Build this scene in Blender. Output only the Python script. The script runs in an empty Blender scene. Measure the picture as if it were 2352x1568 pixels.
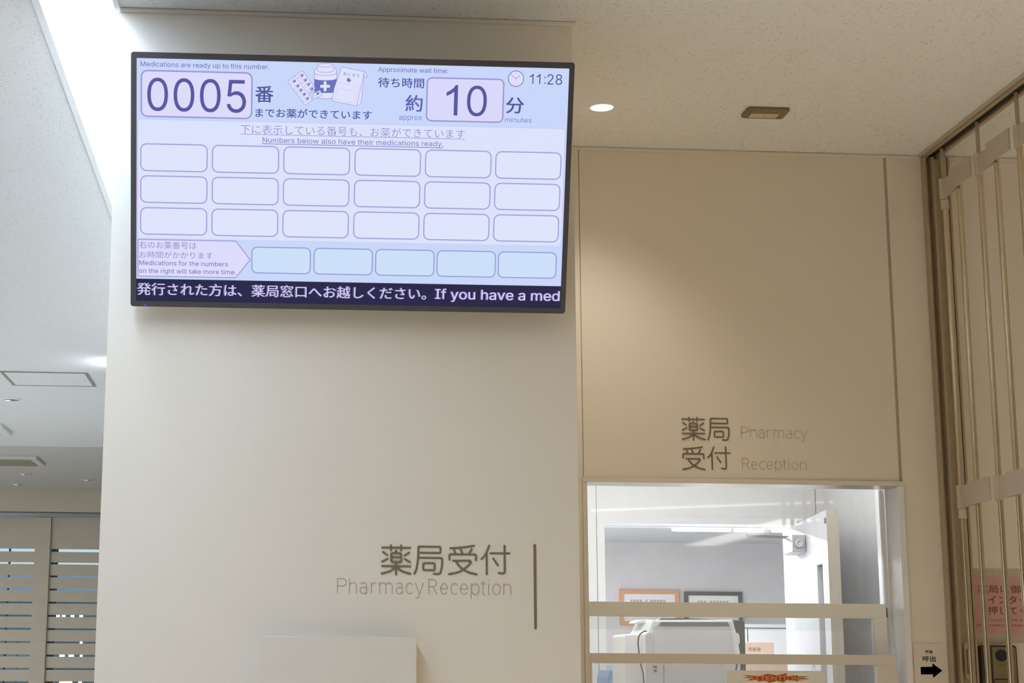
import bpy, math, random
from mathutils import Matrix, Vector

C = bpy.context.scene.collection
random.seed(4)

# ---------------------------------------------------------------- camera, world, exposure, lamps
EYE = 1.6
F, PX, PY, YAW, PITCH, ROLL = 3830.39, 890.45, 784.0, 0.0663, 0.1882, 0.0068
cy_, sy_, cp_, sp_, cr_, sr_ = (math.cos(YAW), math.sin(YAW), math.cos(PITCH), math.sin(PITCH), math.cos(ROLL), math.sin(ROLL))
fw = Vector((sy_ * cp_, cy_ * cp_, sp_))
r0 = Vector((cy_, -sy_, 0))
u0 = r0.cross(fw)
rt = cr_ * r0 + sr_ * u0
up = -sr_ * r0 + cr_ * u0
cam = bpy.data.cameras.new('camera')
cam.sensor_width = 36
cam.lens = F / 2352 * 36
cam.shift_x = (1176 - PX) / 2352
cam.shift_y = (PY - 784) / 2352
cam.clip_end = 400
cob = bpy.data.objects.new('camera', cam)
C.objects.link(cob)
cob.matrix_world = Matrix(((rt.x, up.x, -fw.x, 0), (rt.y, up.y, -fw.y, 0), (rt.z, up.z, -fw.z, EYE), (0, 0, 0, 1)))
bpy.context.scene.camera = cob

vs = bpy.context.scene.view_settings
vs.view_transform = 'Standard'
vs.look = 'None'
vs.exposure = 0.0
vs.gamma = 1.0
vs.use_curve_mapping = False

w = bpy.data.worlds.new('sky')
bpy.context.scene.world = w
w.use_nodes = True
w.node_tree.nodes['Background'].inputs[0].default_value = (0.60, 0.76, 0.88, 1)
w.node_tree.nodes['Background'].inputs[1].default_value = 1.0

CEIL = 3.283
WARM = (1.0, 0.79, 0.47)
SOFT = (1.0, 0.92, 0.82)
COOL = (0.90, 0.95, 1.0)


def spot(name, loc, power, color, cone, blend=0.9, radius=0.06, aim=(0, 0, -1)):
    d = bpy.data.lights.new(name, 'SPOT')
    d.energy = power
    d.color = color
    d.spot_size = math.radians(cone)
    d.spot_blend = blend
    d.shadow_soft_size = radius
    o = bpy.data.objects.new(name, d)
    C.objects.link(o)
    o.location = loc
    o.rotation_euler = Vector(aim).to_track_quat('-Z', 'Y').to_euler()
    return o


def area(name, loc, power, color, sx, sy, aim=(0, 0, -1)):
    d = bpy.data.lights.new(name, 'AREA')
    d.energy = power
    d.color = color
    d.shape = 'RECTANGLE'
    d.size = sx
    d.size_y = sy
    o = bpy.data.objects.new(name, d)
    C.objects.link(o)
    o.location = loc
    o.rotation_euler = Vector(aim).to_track_quat('-Z', 'Y').to_euler()
    return o


STRIP_EMIT = 23.0
FZ_LAMP = 3.50
# downlights of the hall, in the ceiling behind and beside the camera
for x_, y_, p_, c_, k_ in ((0.4, 1.4, 200, WARM, 118), (2.9, 1.6, 310, WARM, 118), (-2.6, 1.6, 25, COOL, 118), (0.1, -1.2, 80, SOFT, 118), (3.2, -0.5, 270, WARM, 118), (-2.8, -1.5, 40, COOL, 118), (1.4, -4.0, 120, SOFT, 118), (1.75, 3.9, 255, WARM, 62)):
    spot('hall_downlight', (x_, y_, CEIL - 0.03), p_, c_, k_, 0.7, 0.05)
area('cool_side_fill', (-5.9, 2.0, 1.5), 90, (0.74, 0.88, 1.0), 12.0, 2.2, (1, 0, 0.0))  # added cool fill along the unseen left wall; no window is built there
spot('recess_downlight', (0.9835, 4.882, CEIL + 0.030), 19, (1.0, 0.91, 0.81), 112, 1.0, 0.012)
area('pharmacy_light', (1.1, 6.1, 2.68), 11, (0.97, 0.97, 1.0), 1.1, 0.25)
area('pharmacy_jamb_fill', (0.25, 5.75, 2.69), 15, (1.0, 0.97, 0.94), 0.3, 0.3)  # added fill that brightens the window jamb and the side wall
area('pharmacy_wall_fill', (1.9, 5.6, 2.69), 6, (1.0, 0.97, 0.93), 0.3, 0.3)  # added fill for the side wall behind the open door
area('pharmacy_rear_light', (1.2, 9.2, 2.46), 250, (0.97, 0.98, 1.0), 1.6, 0.3)
area('corridor_light', (-3.3, 11.0, CEIL - 0.03), 150, (0.84, 0.95, 1.0), 0.6, 0.6)
area('corridor_far_light', (-4.4, 15.6, FZ_LAMP), 62, (1.0, 0.97, 0.92), 0.8, 0.8)


# ---------------------------------------------------------------- helpers
def ray(x, y):
    return (rt * ((x - PX) / F) - up * ((y - PY) / F) + fw)


def P(x, y, Y):
    """point on the plane y = Y that the photo shows at this pixel"""
    d = ray(x, y)
    k = Y / d.y
    return Vector((d.x * k, Y, EYE + d.z * k))


def Pz(x, y, Z):
    d = ray(x, y)
    k = (Z - EYE) / d.z
    return Vector((d.x * k, d.y * k, Z))


def lin(c):
    return tuple((v / 255 / 12.92 if v / 255 <= 0.04045 else ((v / 255 + 0.055) / 1.055) ** 2.4) for v in c)


MATS = {}


def mat(name, rgb, rough=0.6, metal=0.0, noise=0.03, nscale=8.0, bump=0.0, bscale=60.0, emit=0.0, ecol=None, spec=0.5):
    if name in MATS:
        return MATS[name]
    m = bpy.data.materials.new(name)
    m.use_nodes = True
    nt = m.node_tree
    b = nt.nodes['Principled BSDF']
    c = lin(rgb)
    b.inputs['Roughness'].default_value = rough
    b.inputs['Metallic'].default_value = metal
    b.inputs['Specular IOR Level'].default_value = spec
    tc = nt.nodes.new('ShaderNodeTexCoord')
    if noise:
        n = nt.nodes.new('ShaderNodeTexNoise')
        n.inputs['Scale'].default_value = nscale
        n.inputs['Detail'].default_value = 4
        nt.links.new(tc.outputs['Object'], n.inputs['Vector'])
        r = nt.nodes.new('ShaderNodeValToRGB')
        r.color_ramp.elements[0].position = 0.3
        r.color_ramp.elements[1].position = 0.7
        r.color_ramp.elements[0].color = (*[v * (1 - noise) for v in c], 1)
        r.color_ramp.elements[1].color = (*[min(1, v * (1 + noise)) for v in c], 1)
        nt.links.new(n.outputs['Fac'], r.inputs[0])
        nt.links.new(r.outputs[0], b.inputs['Base Color'])
    else:
        b.inputs['Base Color'].default_value = (*c, 1)
    if bump:
        n2 = nt.nodes.new('ShaderNodeTexNoise')
        n2.inputs['Scale'].default_value = bscale
        nt.links.new(tc.outputs['Object'], n2.inputs['Vector'])
        bp = nt.nodes.new('ShaderNodeBump')
        bp.inputs['Strength'].default_value = bump
        bp.inputs['Distance'].default_value = 0.002
        nt.links.new(n2.outputs['Fac'], bp.inputs['Height'])
        nt.links.new(bp.outputs[0], b.inputs['Normal'])
    if emit:
        b.inputs['Emission Color'].default_value = (*(lin(ecol) if ecol else c), 1)
        b.inputs['Emission Strength'].default_value = emit
    MATS[name] = m
    return m


def glow(rgb):
    """a lit pixel colour of the display"""
    return mat('display_%d_%d_%d' % rgb, (6, 6, 8), 0.45, 0, 0, emit=1.0, ecol=rgb, spec=0.2)


def ceiling_mat(name, rgb):
    m = bpy.data.materials.new(name)
    m.use_nodes = True
    nt = m.node_tree
    b = nt.nodes['Principled BSDF']
    b.inputs['Roughness'].default_value = 0.9
    b.inputs['Specular IOR Level'].default_value = 0.1
    tc = nt.nodes.new('ShaderNodeTexCoord')

    def layer(scale, rot, stretch, size, keep):
        mp = nt.nodes.new('ShaderNodeMapping')
        mp.inputs['Scale'].default_value = (scale, scale * stretch, scale)
        tn = nt.nodes.new('ShaderNodeMapping')
        tn.inputs['Rotation'].default_value = (0, 0, rot)
        nt.links.new(tc.outputs['Object'], tn.inputs['Vector'])
        nt.links.new(tn.outputs[0], mp.inputs['Vector'])
        nz = nt.nodes.new('ShaderNodeTexNoise')
        nz.inputs['Scale'].default_value = 2.3
        nt.links.new(mp.outputs[0], nz.inputs['Vector'])
        add = nt.nodes.new('ShaderNodeVectorMath')
        add.operation = 'MULTIPLY_ADD'
        nt.links.new(nz.outputs['Color'], add.inputs[0])
        add.inputs[1].default_value = (0.9, 0.9, 0)
        nt.links.new(mp.outputs[0], add.inputs[2])
        v = nt.nodes.new('ShaderNodeTexVoronoi')
        v.voronoi_dimensions = '2D'
        v.inputs['Scale'].default_value = 1.0
        nt.links.new(add.outputs[0], v.inputs['Vector'])
        sep = nt.nodes.new('ShaderNodeSeparateColor')
        nt.links.new(v.outputs['Color'], sep.inputs[0])
        lt = nt.nodes.new('ShaderNodeMapRange')          # random size per cell, many cells empty
        lt.inputs[1].default_value = keep
        lt.inputs[2].default_value = 1.0
        lt.inputs[3].default_value = 0.0
        lt.inputs[4].default_value = size
        nt.links.new(sep.outputs[0], lt.inputs[0])
        sub = nt.nodes.new('ShaderNodeMath')
        sub.operation = 'SUBTRACT'
        nt.links.new(lt.outputs[0], sub.inputs[0])
        nt.links.new(v.outputs['Distance'], sub.inputs[1])
        mr = nt.nodes.new('ShaderNodeMapRange')
        mr.inputs[1].default_value = 0.0
        mr.inputs[2].default_value = 0.14
        nt.links.new(sub.outputs[0], mr.inputs[0])
        return mr.outputs[0]

    def mxn(p, q):
        k = nt.nodes.new('ShaderNodeMath')
        k.operation = 'MAXIMUM'
        nt.links.new(p, k.inputs[0])
        nt.links.new(q, k.inputs[1])
        return k

    a = mxn(layer(46, 0.75, 2.3, 0.30, 0.74), layer(54, -0.85, 2.0, 0.28, 0.77)).outputs[0]
    c2 = mxn(layer(50, 1.45, 2.0, 0.28, 0.78), layer(52, 0.1, 2.2, 0.28, 0.80)).outputs[0]
    d = layer(95, 0.2, 1.2, 0.28, 0.62)
    mx = mxn(a, c2)
    dm = nt.nodes.new('ShaderNodeMath')
    dm.operation = 'MULTIPLY'
    dm.inputs[1].default_value = 0.55
    nt.links.new(d, dm.inputs[0])
    mx2 = nt.nodes.new('ShaderNodeMath')
    mx2.operation = 'MAXIMUM'
    nt.links.new(mx.outputs[0], mx2.inputs[0])
    nt.links.new(dm.outputs[0], mx2.inputs[1])
    mix = nt.nodes.new('ShaderNodeMix')
    mix.data_type = 'RGBA'
    c = lin(rgb)
    mix.inputs[6].default_value = (*c, 1)
    mix.inputs[7].default_value = (c[0] * 0.75, c[1] * 0.73, c[2] * 0.68, 1)
    nt.links.new(mx2.outputs[0], mix.inputs[0])
    nt.links.new(mix.outputs[2], b.inputs['Base Color'])
    bp = nt.nodes.new('ShaderNodeBump')
    bp.invert = True
    bp.inputs['Strength'].default_value = 0.35
    bp.inputs['Distance'].default_value = 0.003
    nt.links.new(mx2.outputs[0], bp.inputs['Height'])
    nt.links.new(bp.outputs[0], b.inputs['Normal'])
    return m


def glass_mat(name, tint=(0.96, 0.985, 0.98), haze=0.0, ior=1.5, boost=1.0):
    m = bpy.data.materials.new(name)
    m.use_nodes = True
    nt = m.node_tree
    nt.nodes.remove(nt.nodes['Principled BSDF'])
    out = nt.nodes['Material Output']
    tr = nt.nodes.new('ShaderNodeBsdfTransparent')
    tr.inputs[0].default_value = (*tint, 1)
    gl = nt.nodes.new('ShaderNodeBsdfGlossy')
    gl.inputs['Roughness'].default_value = 0.02
    fr = nt.nodes.new('ShaderNodeFresnel')
    fr.inputs[0].default_value = ior
    mu = nt.nodes.new('ShaderNodeMath')
    mu.operation = 'MULTIPLY'
    mu.inputs[1].default_value = boost
    mu.use_clamp = True
    nt.links.new(fr.outputs[0], mu.inputs[0])
    mx = nt.nodes.new('ShaderNodeMixShader')
    nt.links.new(mu.outputs[0], mx.inputs[0])
    nt.links.new(tr.outputs[0], mx.inputs[1])
    nt.links.new(gl.outputs[0], mx.inputs[2])
    last = mx
    if haze:
        df = nt.nodes.new('ShaderNodeBsdfDiffuse')
        df.inputs[0].default_value = (0.8, 0.8, 0.78, 1)
        m2 = nt.nodes.new('ShaderNodeMixShader')
        m2.inputs[0].default_value = haze
        nt.links.new(mx.outputs[0], m2.inputs[1])
        nt.links.new(df.outputs[0], m2.inputs[2])
        last = m2
    nt.links.new(last.outputs[0], out.inputs[0])
    return m


class MB:
    def __init__(s):
        s.v, s.f, s.mi, s.sm = [], [], [], []

    def face(s, pts, mi=0):
        k = len(s.v)
        s.v += [tuple(p) for p in pts]
        s.f.append(tuple(range(k, k + len(pts))))
        s.mi.append(mi)
        s.sm.append(False)
        return s

    def add(s, verts, faces, mi=0, smooth=False):
        k = len(s.v)
        s.v += [tuple(p) for p in verts]
        for f in faces:
            s.f.append(tuple(i + k for i in f))
            s.mi.append(mi)
            s.sm.append(smooth)
        return s

    def box(s, a, b, mi=0):
        x0, y0, z0 = (min(a[i], b[i]) for i in range(3))
        x1, y1, z1 = (max(a[i], b[i]) for i in range(3))
        v = [(x0, y0, z0), (x1, y0, z0), (x1, y1, z0), (x0, y1, z0), (x0, y0, z1), (x1, y0, z1), (x1, y1, z1), (x0, y1, z1)]
        return s.add(v, [(0, 3, 2, 1), (4, 5, 6, 7), (0, 1, 5, 4), (1, 2, 6, 5), (2, 3, 7, 6), (3, 0, 4, 7)], mi)

    def prism(s, pts, ext, mi=0, cap_mi=None):
        """polygon pts (3d) swept along the vector ext"""
        n = len(pts)
        e = Vector(ext)
        v = [Vector(p) for p in pts] + [Vector(p) + e for p in pts]
        nrm = (v[1] - v[0]).cross(v[2] - v[1])
        s.add(v, [tuple(range(n)), tuple(range(2 * n - 1, n - 1, -1))], mi if cap_mi is None else cap_mi)
        k = len(s.v) - 2 * n
        for i in range(n):
            j = (i + 1) % n
            s.f.append((k + i, k + n + i, k + n + j, k + j))
            s.mi.append(mi)
            s.sm.append(False)
        return s

    def tube(s, pts, r, n=10, mi=0, cap=True):
        pts = [Vector(p) for p in pts]
        rings = []
        ref = None
        for i, p in enumerate(pts):
            t = (pts[min(i + 1, len(pts) - 1)] - pts[max(i - 1, 0)]).normalized()
            if ref is None:
                ref = t.orthogonal().normalized()
            a = (ref - t * ref.dot(t)).normalized()
            ref = a
            b = t.cross(a)
            rr = r[i] if isinstance(r, (list, tuple)) else r
            rings.append([p + (a * math.cos(2 * math.pi * k / n) + b * math.sin(2 * math.pi * k / n)) * rr for k in range(n)])
        v = [q for g in rings for q in g]
        f = []
        for i in range(len(pts) - 1):
            for k in range(n):
                f.append((i * n + k, i * n + (k + 1) % n, (i + 1) * n + (k + 1) % n, (i + 1) * n + k))
        s.add(v, f, mi, True)
        if cap:
            s.add(rings[0], [tuple(range(n - 1, -1, -1))], mi)
            s.add(rings[-1], [tuple(range(n))], mi)
        return s

    def lathe(s, c, prof, n=32, mi=0, axis=2):
        """profile [(radius, height)] turned about an axis through c"""
        v = []
        for r, h in prof:
            for k in range(n):
                a = 2 * math.pi * k / n
                q = [r * math.cos(a), r * math.sin(a), h]
                q = q if axis == 2 else [q[0], q[2], q[1]]
                v.append((c[0] + q[0], c[1] + q[1], c[2] + q[2]))
        f = [(i * n + k, i * n + (k + 1) % n, (i + 1) * n + (k + 1) % n, (i + 1) * n + k) for i in range(len(prof) - 1) for k in range(n)]
        return s.add(v, f, mi, True)

    def disc(s, c, r, n=24, mi=0, axis=2):
        pts = []
        for k in range(n):
            a = 2 * math.pi * k / n
            pts.append((c[0] + r * math.cos(a), c[1] + r * math.sin(a), c[2]) if axis == 2 else (c[0] + r * math.cos(a), c[1], c[2] + r * math.sin(a)))
        return s.face(pts, mi)


def base_of(p):
    v = Vector((0, 0, 0))
    while p is not None:
        v += p.location
        p = p.parent
    return v


def obj(name, mb, m, parent=None, local=False, bevel=0.0, segs=2, kind=None, label=None):
    me = bpy.data.meshes.new(name)
    off = Vector((0, 0, 0)) if (local or parent is None) else base_of(parent)
    me.from_pydata([tuple(Vector(p) - off) for p in mb.v], [], mb.f)
    ms = m if isinstance(m, (list, tuple)) else [m]
    for q in ms:
        me.materials.append(q)
    me.polygons.foreach_set('material_index', mb.mi)
    me.polygons.foreach_set('use_smooth', mb.sm)
    me.update()
    o = bpy.data.objects.new(name, me)
    C.objects.link(o)
    if parent is not None:
        o.parent = parent
    if bevel:
        md = o.modifiers.new('bevel', 'BEVEL')
        md.width = bevel
        md.segments = segs
        md.limit_method = 'ANGLE'
        md.angle_limit = math.radians(40)
    if kind:
        o['kind'] = kind
    if label:
        o['label'] = label
    return o


def thing(name, label, cat, loc, group=None):
    o = bpy.data.objects.new(name, None)
    o.empty_display_size = 0.05
    C.objects.link(o)
    o.location = loc
    o['label'] = label
    o['category'] = cat
    if group:
        o['group'] = group
    return o


def struct_empty(name, loc):
    o = bpy.data.objects.new(name, None)
    C.objects.link(o)
    o.location = loc
    o['kind'] = 'structure'
    return o


def tag(o, label, cat, group=None):
    o['label'] = label
    o['category'] = cat
    if group:
        o['group'] = group
    return o


def dup(root, loc, label=None):
    r = root.copy()
    C.objects.link(r)
    r.location = loc
    if label:
        r['label'] = label
    for ch in list(root.children):
        c = ch.copy()
        C.objects.link(c)
        c.parent = r
        for g in ch.children:
            d = g.copy()
            C.objects.link(d)
            d.parent = c
    return r


def arc(cx, cy, rx, ry, a0, a1, n=10):
    return [(cx + rx * math.cos(math.radians(a0 + (a1 - a0) * i / n)), cy + ry * math.sin(math.radians(a0 + (a1 - a0) * i / n))) for i in range(n + 1)]


def rrect(x0, y0, x1, y1, r, n=5):
    o = []
    for cx, cy, a in ((x1 - r, y1 - r, 0), (x0 + r, y1 - r, 90), (x0 + r, y0 + r, 180), (x1 - r, y0 + r, 270)):
        o += arc(cx, cy, r, r, a, a + 90, n)
    return o


def flat_stroke(mb, pts, wd, to3, h=0.0, closed=False, mi=0):
    """a stroke of width wd with round ends along 2d points; to3(x, y) places it, h is its thickness vector"""
    pts = [Vector(p) for p in pts]
    pts = [p for i, p in enumerate(pts) if i == 0 or (p - pts[i - 1]).length > wd * 0.02]
    r = wd / 2
    if closed:
        pts = pts + [pts[0], pts[1]]
    n = len(pts)
    L, R = [], []
    for i, p in enumerate(pts):
        a = pts[i] - pts[i - 1] if i > 0 else pts[1] - pts[0]
        b = pts[i + 1] - pts[i] if i < n - 1 else a
        if i == 0:
            a = b
        a = a.normalized()
        b = b.normalized()
        t = (a + b)
        t = t.normalized() if t.length > 1e-6 else a
        nn = Vector((-t.y, t.x))
        k = min(1.6, 1 / max(0.3, nn.dot(Vector((-a.y, a.x)))))
        L.append(p + nn * r * k)
        R.append(p - nn * r * k)
    out = list(L)
    if closed:
        L, R = L[1:], R[1:]
        for i in range(len(L) - 1):
            mb.prism([to3(*q) for q in (L[i], R[i], R[i + 1], L[i + 1])], h, mi) if h else mb.face([to3(*q) for q in (L[i], R[i], R[i + 1], L[i + 1])], mi)
        return mb
    # one outline with round caps
    def cap(c, d):
        a0 = math.atan2(d.y, d.x)
        return [c + Vector((math.cos(a0 + math.pi / 2 - math.pi * k / 6), math.sin(a0 + math.pi / 2 - math.pi * k / 6))) * r for k in range(1, 6)]
    d1 = (pts[-1] - pts[-2]).normalized()
    d0 = (pts[0] - pts[1]).normalized()
    ring = L + cap(pts[-1], d1) + R[::-1] + cap(pts[0], d0)
    P3 = [Vector(to3(*q)) for q in ring]
    k0 = len(mb.v)
    N = len(ring)
    strips = []
    nl = len(L)
    for i in range(nl - 1):
        strips.append((i, i + 1, N - 5 - 1 - (i + 1), N - 5 - 1 - i))
    strips.append(tuple([nl - 1] + list(range(nl, nl + 5)) + [nl + 5]))
    strips.append(tuple([N - 6] + list(range(N - 5, N)) + [0]))
    mb.add(P3, strips, mi)
    if h:
        e = Vector(h)
        mb.add([p + e for p in P3] + P3, [tuple(f) for f in strips] + [(i, (i + 1) % N, N + (i + 1) % N, N + i) for i in range(N)], mi)
    return mb


FONT = None
try:        # Blender's own interface font; without it the built-in font stands in
    FONT = bpy.data.fonts.load(bpy.utils.system_resource('DATAFILES', path='fonts') + '/Inter.woff2')
except Exception:
    FONT = None


def text_mesh(s, offset=0.0):
    cu = bpy.data.curves.new('t', 'FONT')
    if FONT and s.isascii():
        cu.font = FONT
    cu.body = s
    cu.size = 1.0
    cu.offset = offset
    cu.resolution_u = 3
    o = bpy.data.objects.new('t', cu)
    C.objects.link(o)
    dg = bpy.context.evaluated_depsgraph_get()
    me = bpy.data.meshes.new_from_object(o.evaluated_get(dg))
    v = [tuple(q.co[:2]) for q in me.vertices]
    f = [tuple(p.vertices) for p in me.polygons]
    bpy.data.objects.remove(o)
    bpy.data.curves.remove(cu)
    bpy.data.meshes.remove(me)
    return v, f


CAPH = None


def text_fit(s, u0, v0, u1, v1, mode='box', offset=0.0):
    """text as flat faces: mode box = ink box u0..u1, v0..v1; mode base = baseline v0 and cap height v1 - v0"""
    global CAPH
    v, f = text_mesh(s, offset)
    xs = [p[0] for p in v]
    ys = [p[1] for p in v]
    sx = (u1 - u0) / (max(xs) - min(xs))
    if mode == 'box':
        sy = (v1 - v0) / (max(ys) - min(ys))
        y0 = min(ys)
    else:
        if CAPH is None:
            hv, _ = text_mesh('H')
            CAPH = max(p[1] for p in hv)
        sy = (v1 - v0) / (CAPH if mode == 'base' else CAPH * 0.75)
        y0 = 0
    return [((p[0] - min(xs)) * sx + u0, (p[1] - y0) * sy + v0) for p in v], f


# ---------------------------------------------------------------- materials
M = {}
M['wall'] = mat('wall_paint', (232, 223, 208), 0.55, 0, 0.012, 3, 0.06, 240)
M['groove'] = mat('groove_dark', (176, 164, 144), 0.7)
M['trim'] = mat('trim_paint', (226, 218, 206), 0.45, 0, 0.02)
M['ceil'] = ceiling_mat('mineral_ceiling', (234, 234, 234))
M['floor'] = mat('floor_vinyl', (201, 200, 198), 0.4, 0, 0.05, 2)
M['lamp_white'] = mat('lamp_white_enamel', (240, 242, 246), 0.5, 0, 0.0)
M['diffuser'] = mat('lamp_diffuser', (255, 255, 255), 0.6, 0, 0, emit=STRIP_EMIT, ecol=(208, 230, 255))
M['bezel'] = mat('black_plastic', (72, 68, 72), 0.42, 0, 0.04, 30)
M['bezel2'] = mat('dark_housing', (76, 70, 64), 0.6, 0, 0.04, 30)
M['steel'] = mat('brushed_steel', (206, 190, 164), 0.2, 1.0, 0.05, 40)
M['ivory'] = mat('ivory_plastic', (198, 186, 168), 0.5, 0, 0.03, 20)
M['bronze'] = mat('bronze_aluminium', (182, 165, 137), 0.42, 0.35, 0.04, 25)
M['ink'] = mat('olive_lettering', (122, 111, 90), 0.55, 0, 0.02)
M['ink2'] = mat('pale_grey_lettering', (182, 169, 156), 0.6, 0, 0.02)
M['ink3'] = mat('pale_brown_lettering', (196, 184, 160), 0.6, 0, 0.02)
M['white'] = mat('white_laminate', (236, 236, 238), 0.4, 0, 0.012)
M['grey'] = mat('pale_grey_plastic', (205, 205, 208), 0.5, 0, 0.02)
M['midgrey'] = mat('mid_grey_plastic', (130, 132, 130), 0.5, 0, 0.03)
M['darkgrey'] = mat('dark_grey_plastic', (88, 88, 84), 0.5, 0, 0.03)
M['alu'] = mat('satin_aluminium', (205, 200, 192), 0.3, 0.6, 0.03, 30)
M['black'] = mat('matt_black', (30, 28, 24), 0.6, 0, 0.03)
M['glass'] = glass_mat('window_glass', boost=1.0)
M['glass2'] = glass_mat('sash_glass', (0.965, 0.98, 0.975), 0.10, boost=1.1)

# ---------------------------------------------------------------- setting: floor, ceilings, walls
PB = 4.2          # front of the projecting wall
WB = 5.29         # back wall of the counter recess
PL, PR = -0.435, 0.768
SL0, SL1 = -0.640, -0.450   # light slot
obj('floor', MB().box((-6, -16, -0.1), (8, 21, 0)), M['floor'], kind='structure')


def sheet(xs, ys, skip, z, flip=True):
    mb = MB()
    for i in range(len(xs) - 1):
        for j in range(len(ys) - 1):
            if skip(xs[i], xs[i + 1], ys[j], ys[j + 1]):
                continue
            q = [(xs[i], ys[j], z), (xs[i + 1], ys[j], z), (xs[i + 1], ys[j + 1], z), (xs[i], ys[j + 1], z)]
            mb.face(q[::-1] if flip else q)
    return mb


def hole(mb, cx, cy, hs, r, z, n=32):
    """square cell of half size hs with a round hole"""
    out = []
    for k in range(n):
        a = 2 * math.pi * (k + 0.5) / n
        c, s = math.cos(a), math.sin(a)
        m = max(abs(c), abs(s))
        out.append(((cx + c / m * hs, cy + s / m * hs, z), (cx + c * r, cy + s * r, z)))
    for k in range(n):
        a, b = out[k], out[(k + 1) % n]
        mb.face([a[0], a[1], b[1], b[0]])
    for sx in (-1, 1):      # corners that the sampled outline cuts off
        for sy in (-1, 1):
            k = [i for i in range(n) if out[i][0][0] * sx > cx * sx and out[i][0][1] * sy > cy * sy]
            near = sorted(k, key=lambda i: -(abs(out[i][0][0] - cx) + abs(out[i][0][1] - cy)))[:2]
            mb.face([(cx + sx * hs, cy + sy * hs, z), out[near[0]][0], out[near[1]][0]])


DLX, DLY, DLR = 0.9835, 4.882, 0.036
FARC = 13.65
xs = [-6, SL0, SL1, DLX - 0.08, DLX + 0.08, 8]
ys = [-16, 1.0, DLY - 0.08, DLY + 0.08, 9.2, FARC]


def sk(x0, x1, y0, y1):
    if abs(x0 - SL0) < 1e-6 and y0 >= 0.99 and y1 <= 9.21:
        return True
    return abs(x0 - (DLX - 0.08)) < 1e-6 and abs(y0 - (DLY - 0.08)) < 1e-6


cm = sheet(xs, ys, sk, CEIL)
hole(cm, DLX, DLY, 0.08, DLR, CEIL)
obj('ceiling', cm, M['ceil'], kind='structure')
FZ = P(120, 1125, 19.55).z
obj('ceiling_far', MB().box((-6, FARC, FZ), (8, 19.56, FZ + 0.05)), M['ceil'], kind='structure')
obj('wall_bulkhead', MB().box((-6, FARC, CEIL), (8, FARC + 0.02, FZ)), M['wall'], kind='structure')
obj('wall_bulkhead_far', MB().box((-6, 19.55, P(120, 1174.5, 19.55).z), (8, 20.2, FZ + 0.05)), M['wall'], kind='structure')
obj('ceiling_slab', MB().box((-6.2, -16.2, 3.95), (8.2, 21, 4.05)), M['wall'], kind='structure')

# projecting wall that carries the display
obj('wall_front', MB().box((PL, PB, 0), (PR, PB + 0.12, CEIL)), M['wall'], kind='structure')
obj('wall_front_return', MB().box((PR - 0.12, PB + 0.12, 0), (PR, WB, CEIL)), M['wall'], kind='structure')
obj('wall_corridor', MB().box((PL, PB + 0.12, 0), (PL + 0.12, 9.3, CEIL + 0.3)), M['wall'], kind='structure')
obj('trim_1', MB().box((PL, PB - 0.010, CEIL - 0.011), (PR + 0.010, PB, CEIL - 0.0008)), M['trim'], kind='structure', bevel=0.002)

# back wall of the recess: three panels with recessed joints, opening for the window
WX0, WX1, WZ0, WZ1 = 0.9815, 2.0325, 1.02, 2.178
GX0, GX1 = 0.9855, 2.0245
wb = struct_empty('wall_back', (1.5, WB, 0))
obj('core', MB().box((PR, WB + 0.0022, 0), (WX0, WB + 0.11, CEIL)).box((WX1, WB + 0.0022, 0), (5.0, WB + 0.11, CEIL)).box((WX0, WB + 0.0022, WZ1), (WX1, WB + 0.11, CEIL)).box((WX0, WB + 0.0022, 0), (WX1, WB + 0.11, WZ0)), M['groove'], wb)
for a, b in (((PR, WZ1 - 2.178), (GX0 - 0.0015, CEIL)), ((GX0 + 0.0005, WZ1), (GX1 - 0.0015, CEIL)), ((GX0 + 0.0005, 0), (GX1 - 0.0015, WZ0)), ((GX1 + 0.0015, 0), (5.0, CEIL))):
    if a[0] == PR:
        obj('panel', MB().box((a[0], WB, a[1]), (b[0] - 0.001, WB + 0.006, b[1])), M['wall'], wb, bevel=0.001)
    else:
        x0 = max(a[0], WX1 + 0.0005) if a[0] > 2 else a[0]
        obj('panel', MB().box((x0, WB, a[1]), (b[0], WB + 0.006, b[1])), M['wall'], wb, bevel=0.001)
obj('trim_2', MB().box((PR, WB - 0.008, CEIL - 0.012), (2.151, WB, CEIL - 0.0008)), M['trim'], kind='structure', bevel=0.002)
obj('trim_3', MB().box((2.24, WB - 0.008, CEIL - 0.012), (5.0, WB, CEIL - 0.0008)), M['trim'], kind='structure', bevel=0.002)
# the hall around the camera
obj('wall_right', MB().box((5.0, 3.0, 0), (5.1, WB, CEIL)), M['wall'], kind='structure')
obj('wall_hall_right', MB().box((8, -16, 0), (8.1, 21, 3.95)), M['wall'], kind='structure')
obj('wall_hall_left', MB().box((-6.1, -16, 0), (-6, 21, 3.95)), M['wall'], kind='structure')
obj('wall_rear', MB().box((-6, -16.1, 0), (8, -16, 3.95)), M['wall'], kind='structure')
obj('wall_side', MB().box((5.0, 3.0, 0), (8, 3.1, CEIL)), M['wall'], kind='structure')

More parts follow.
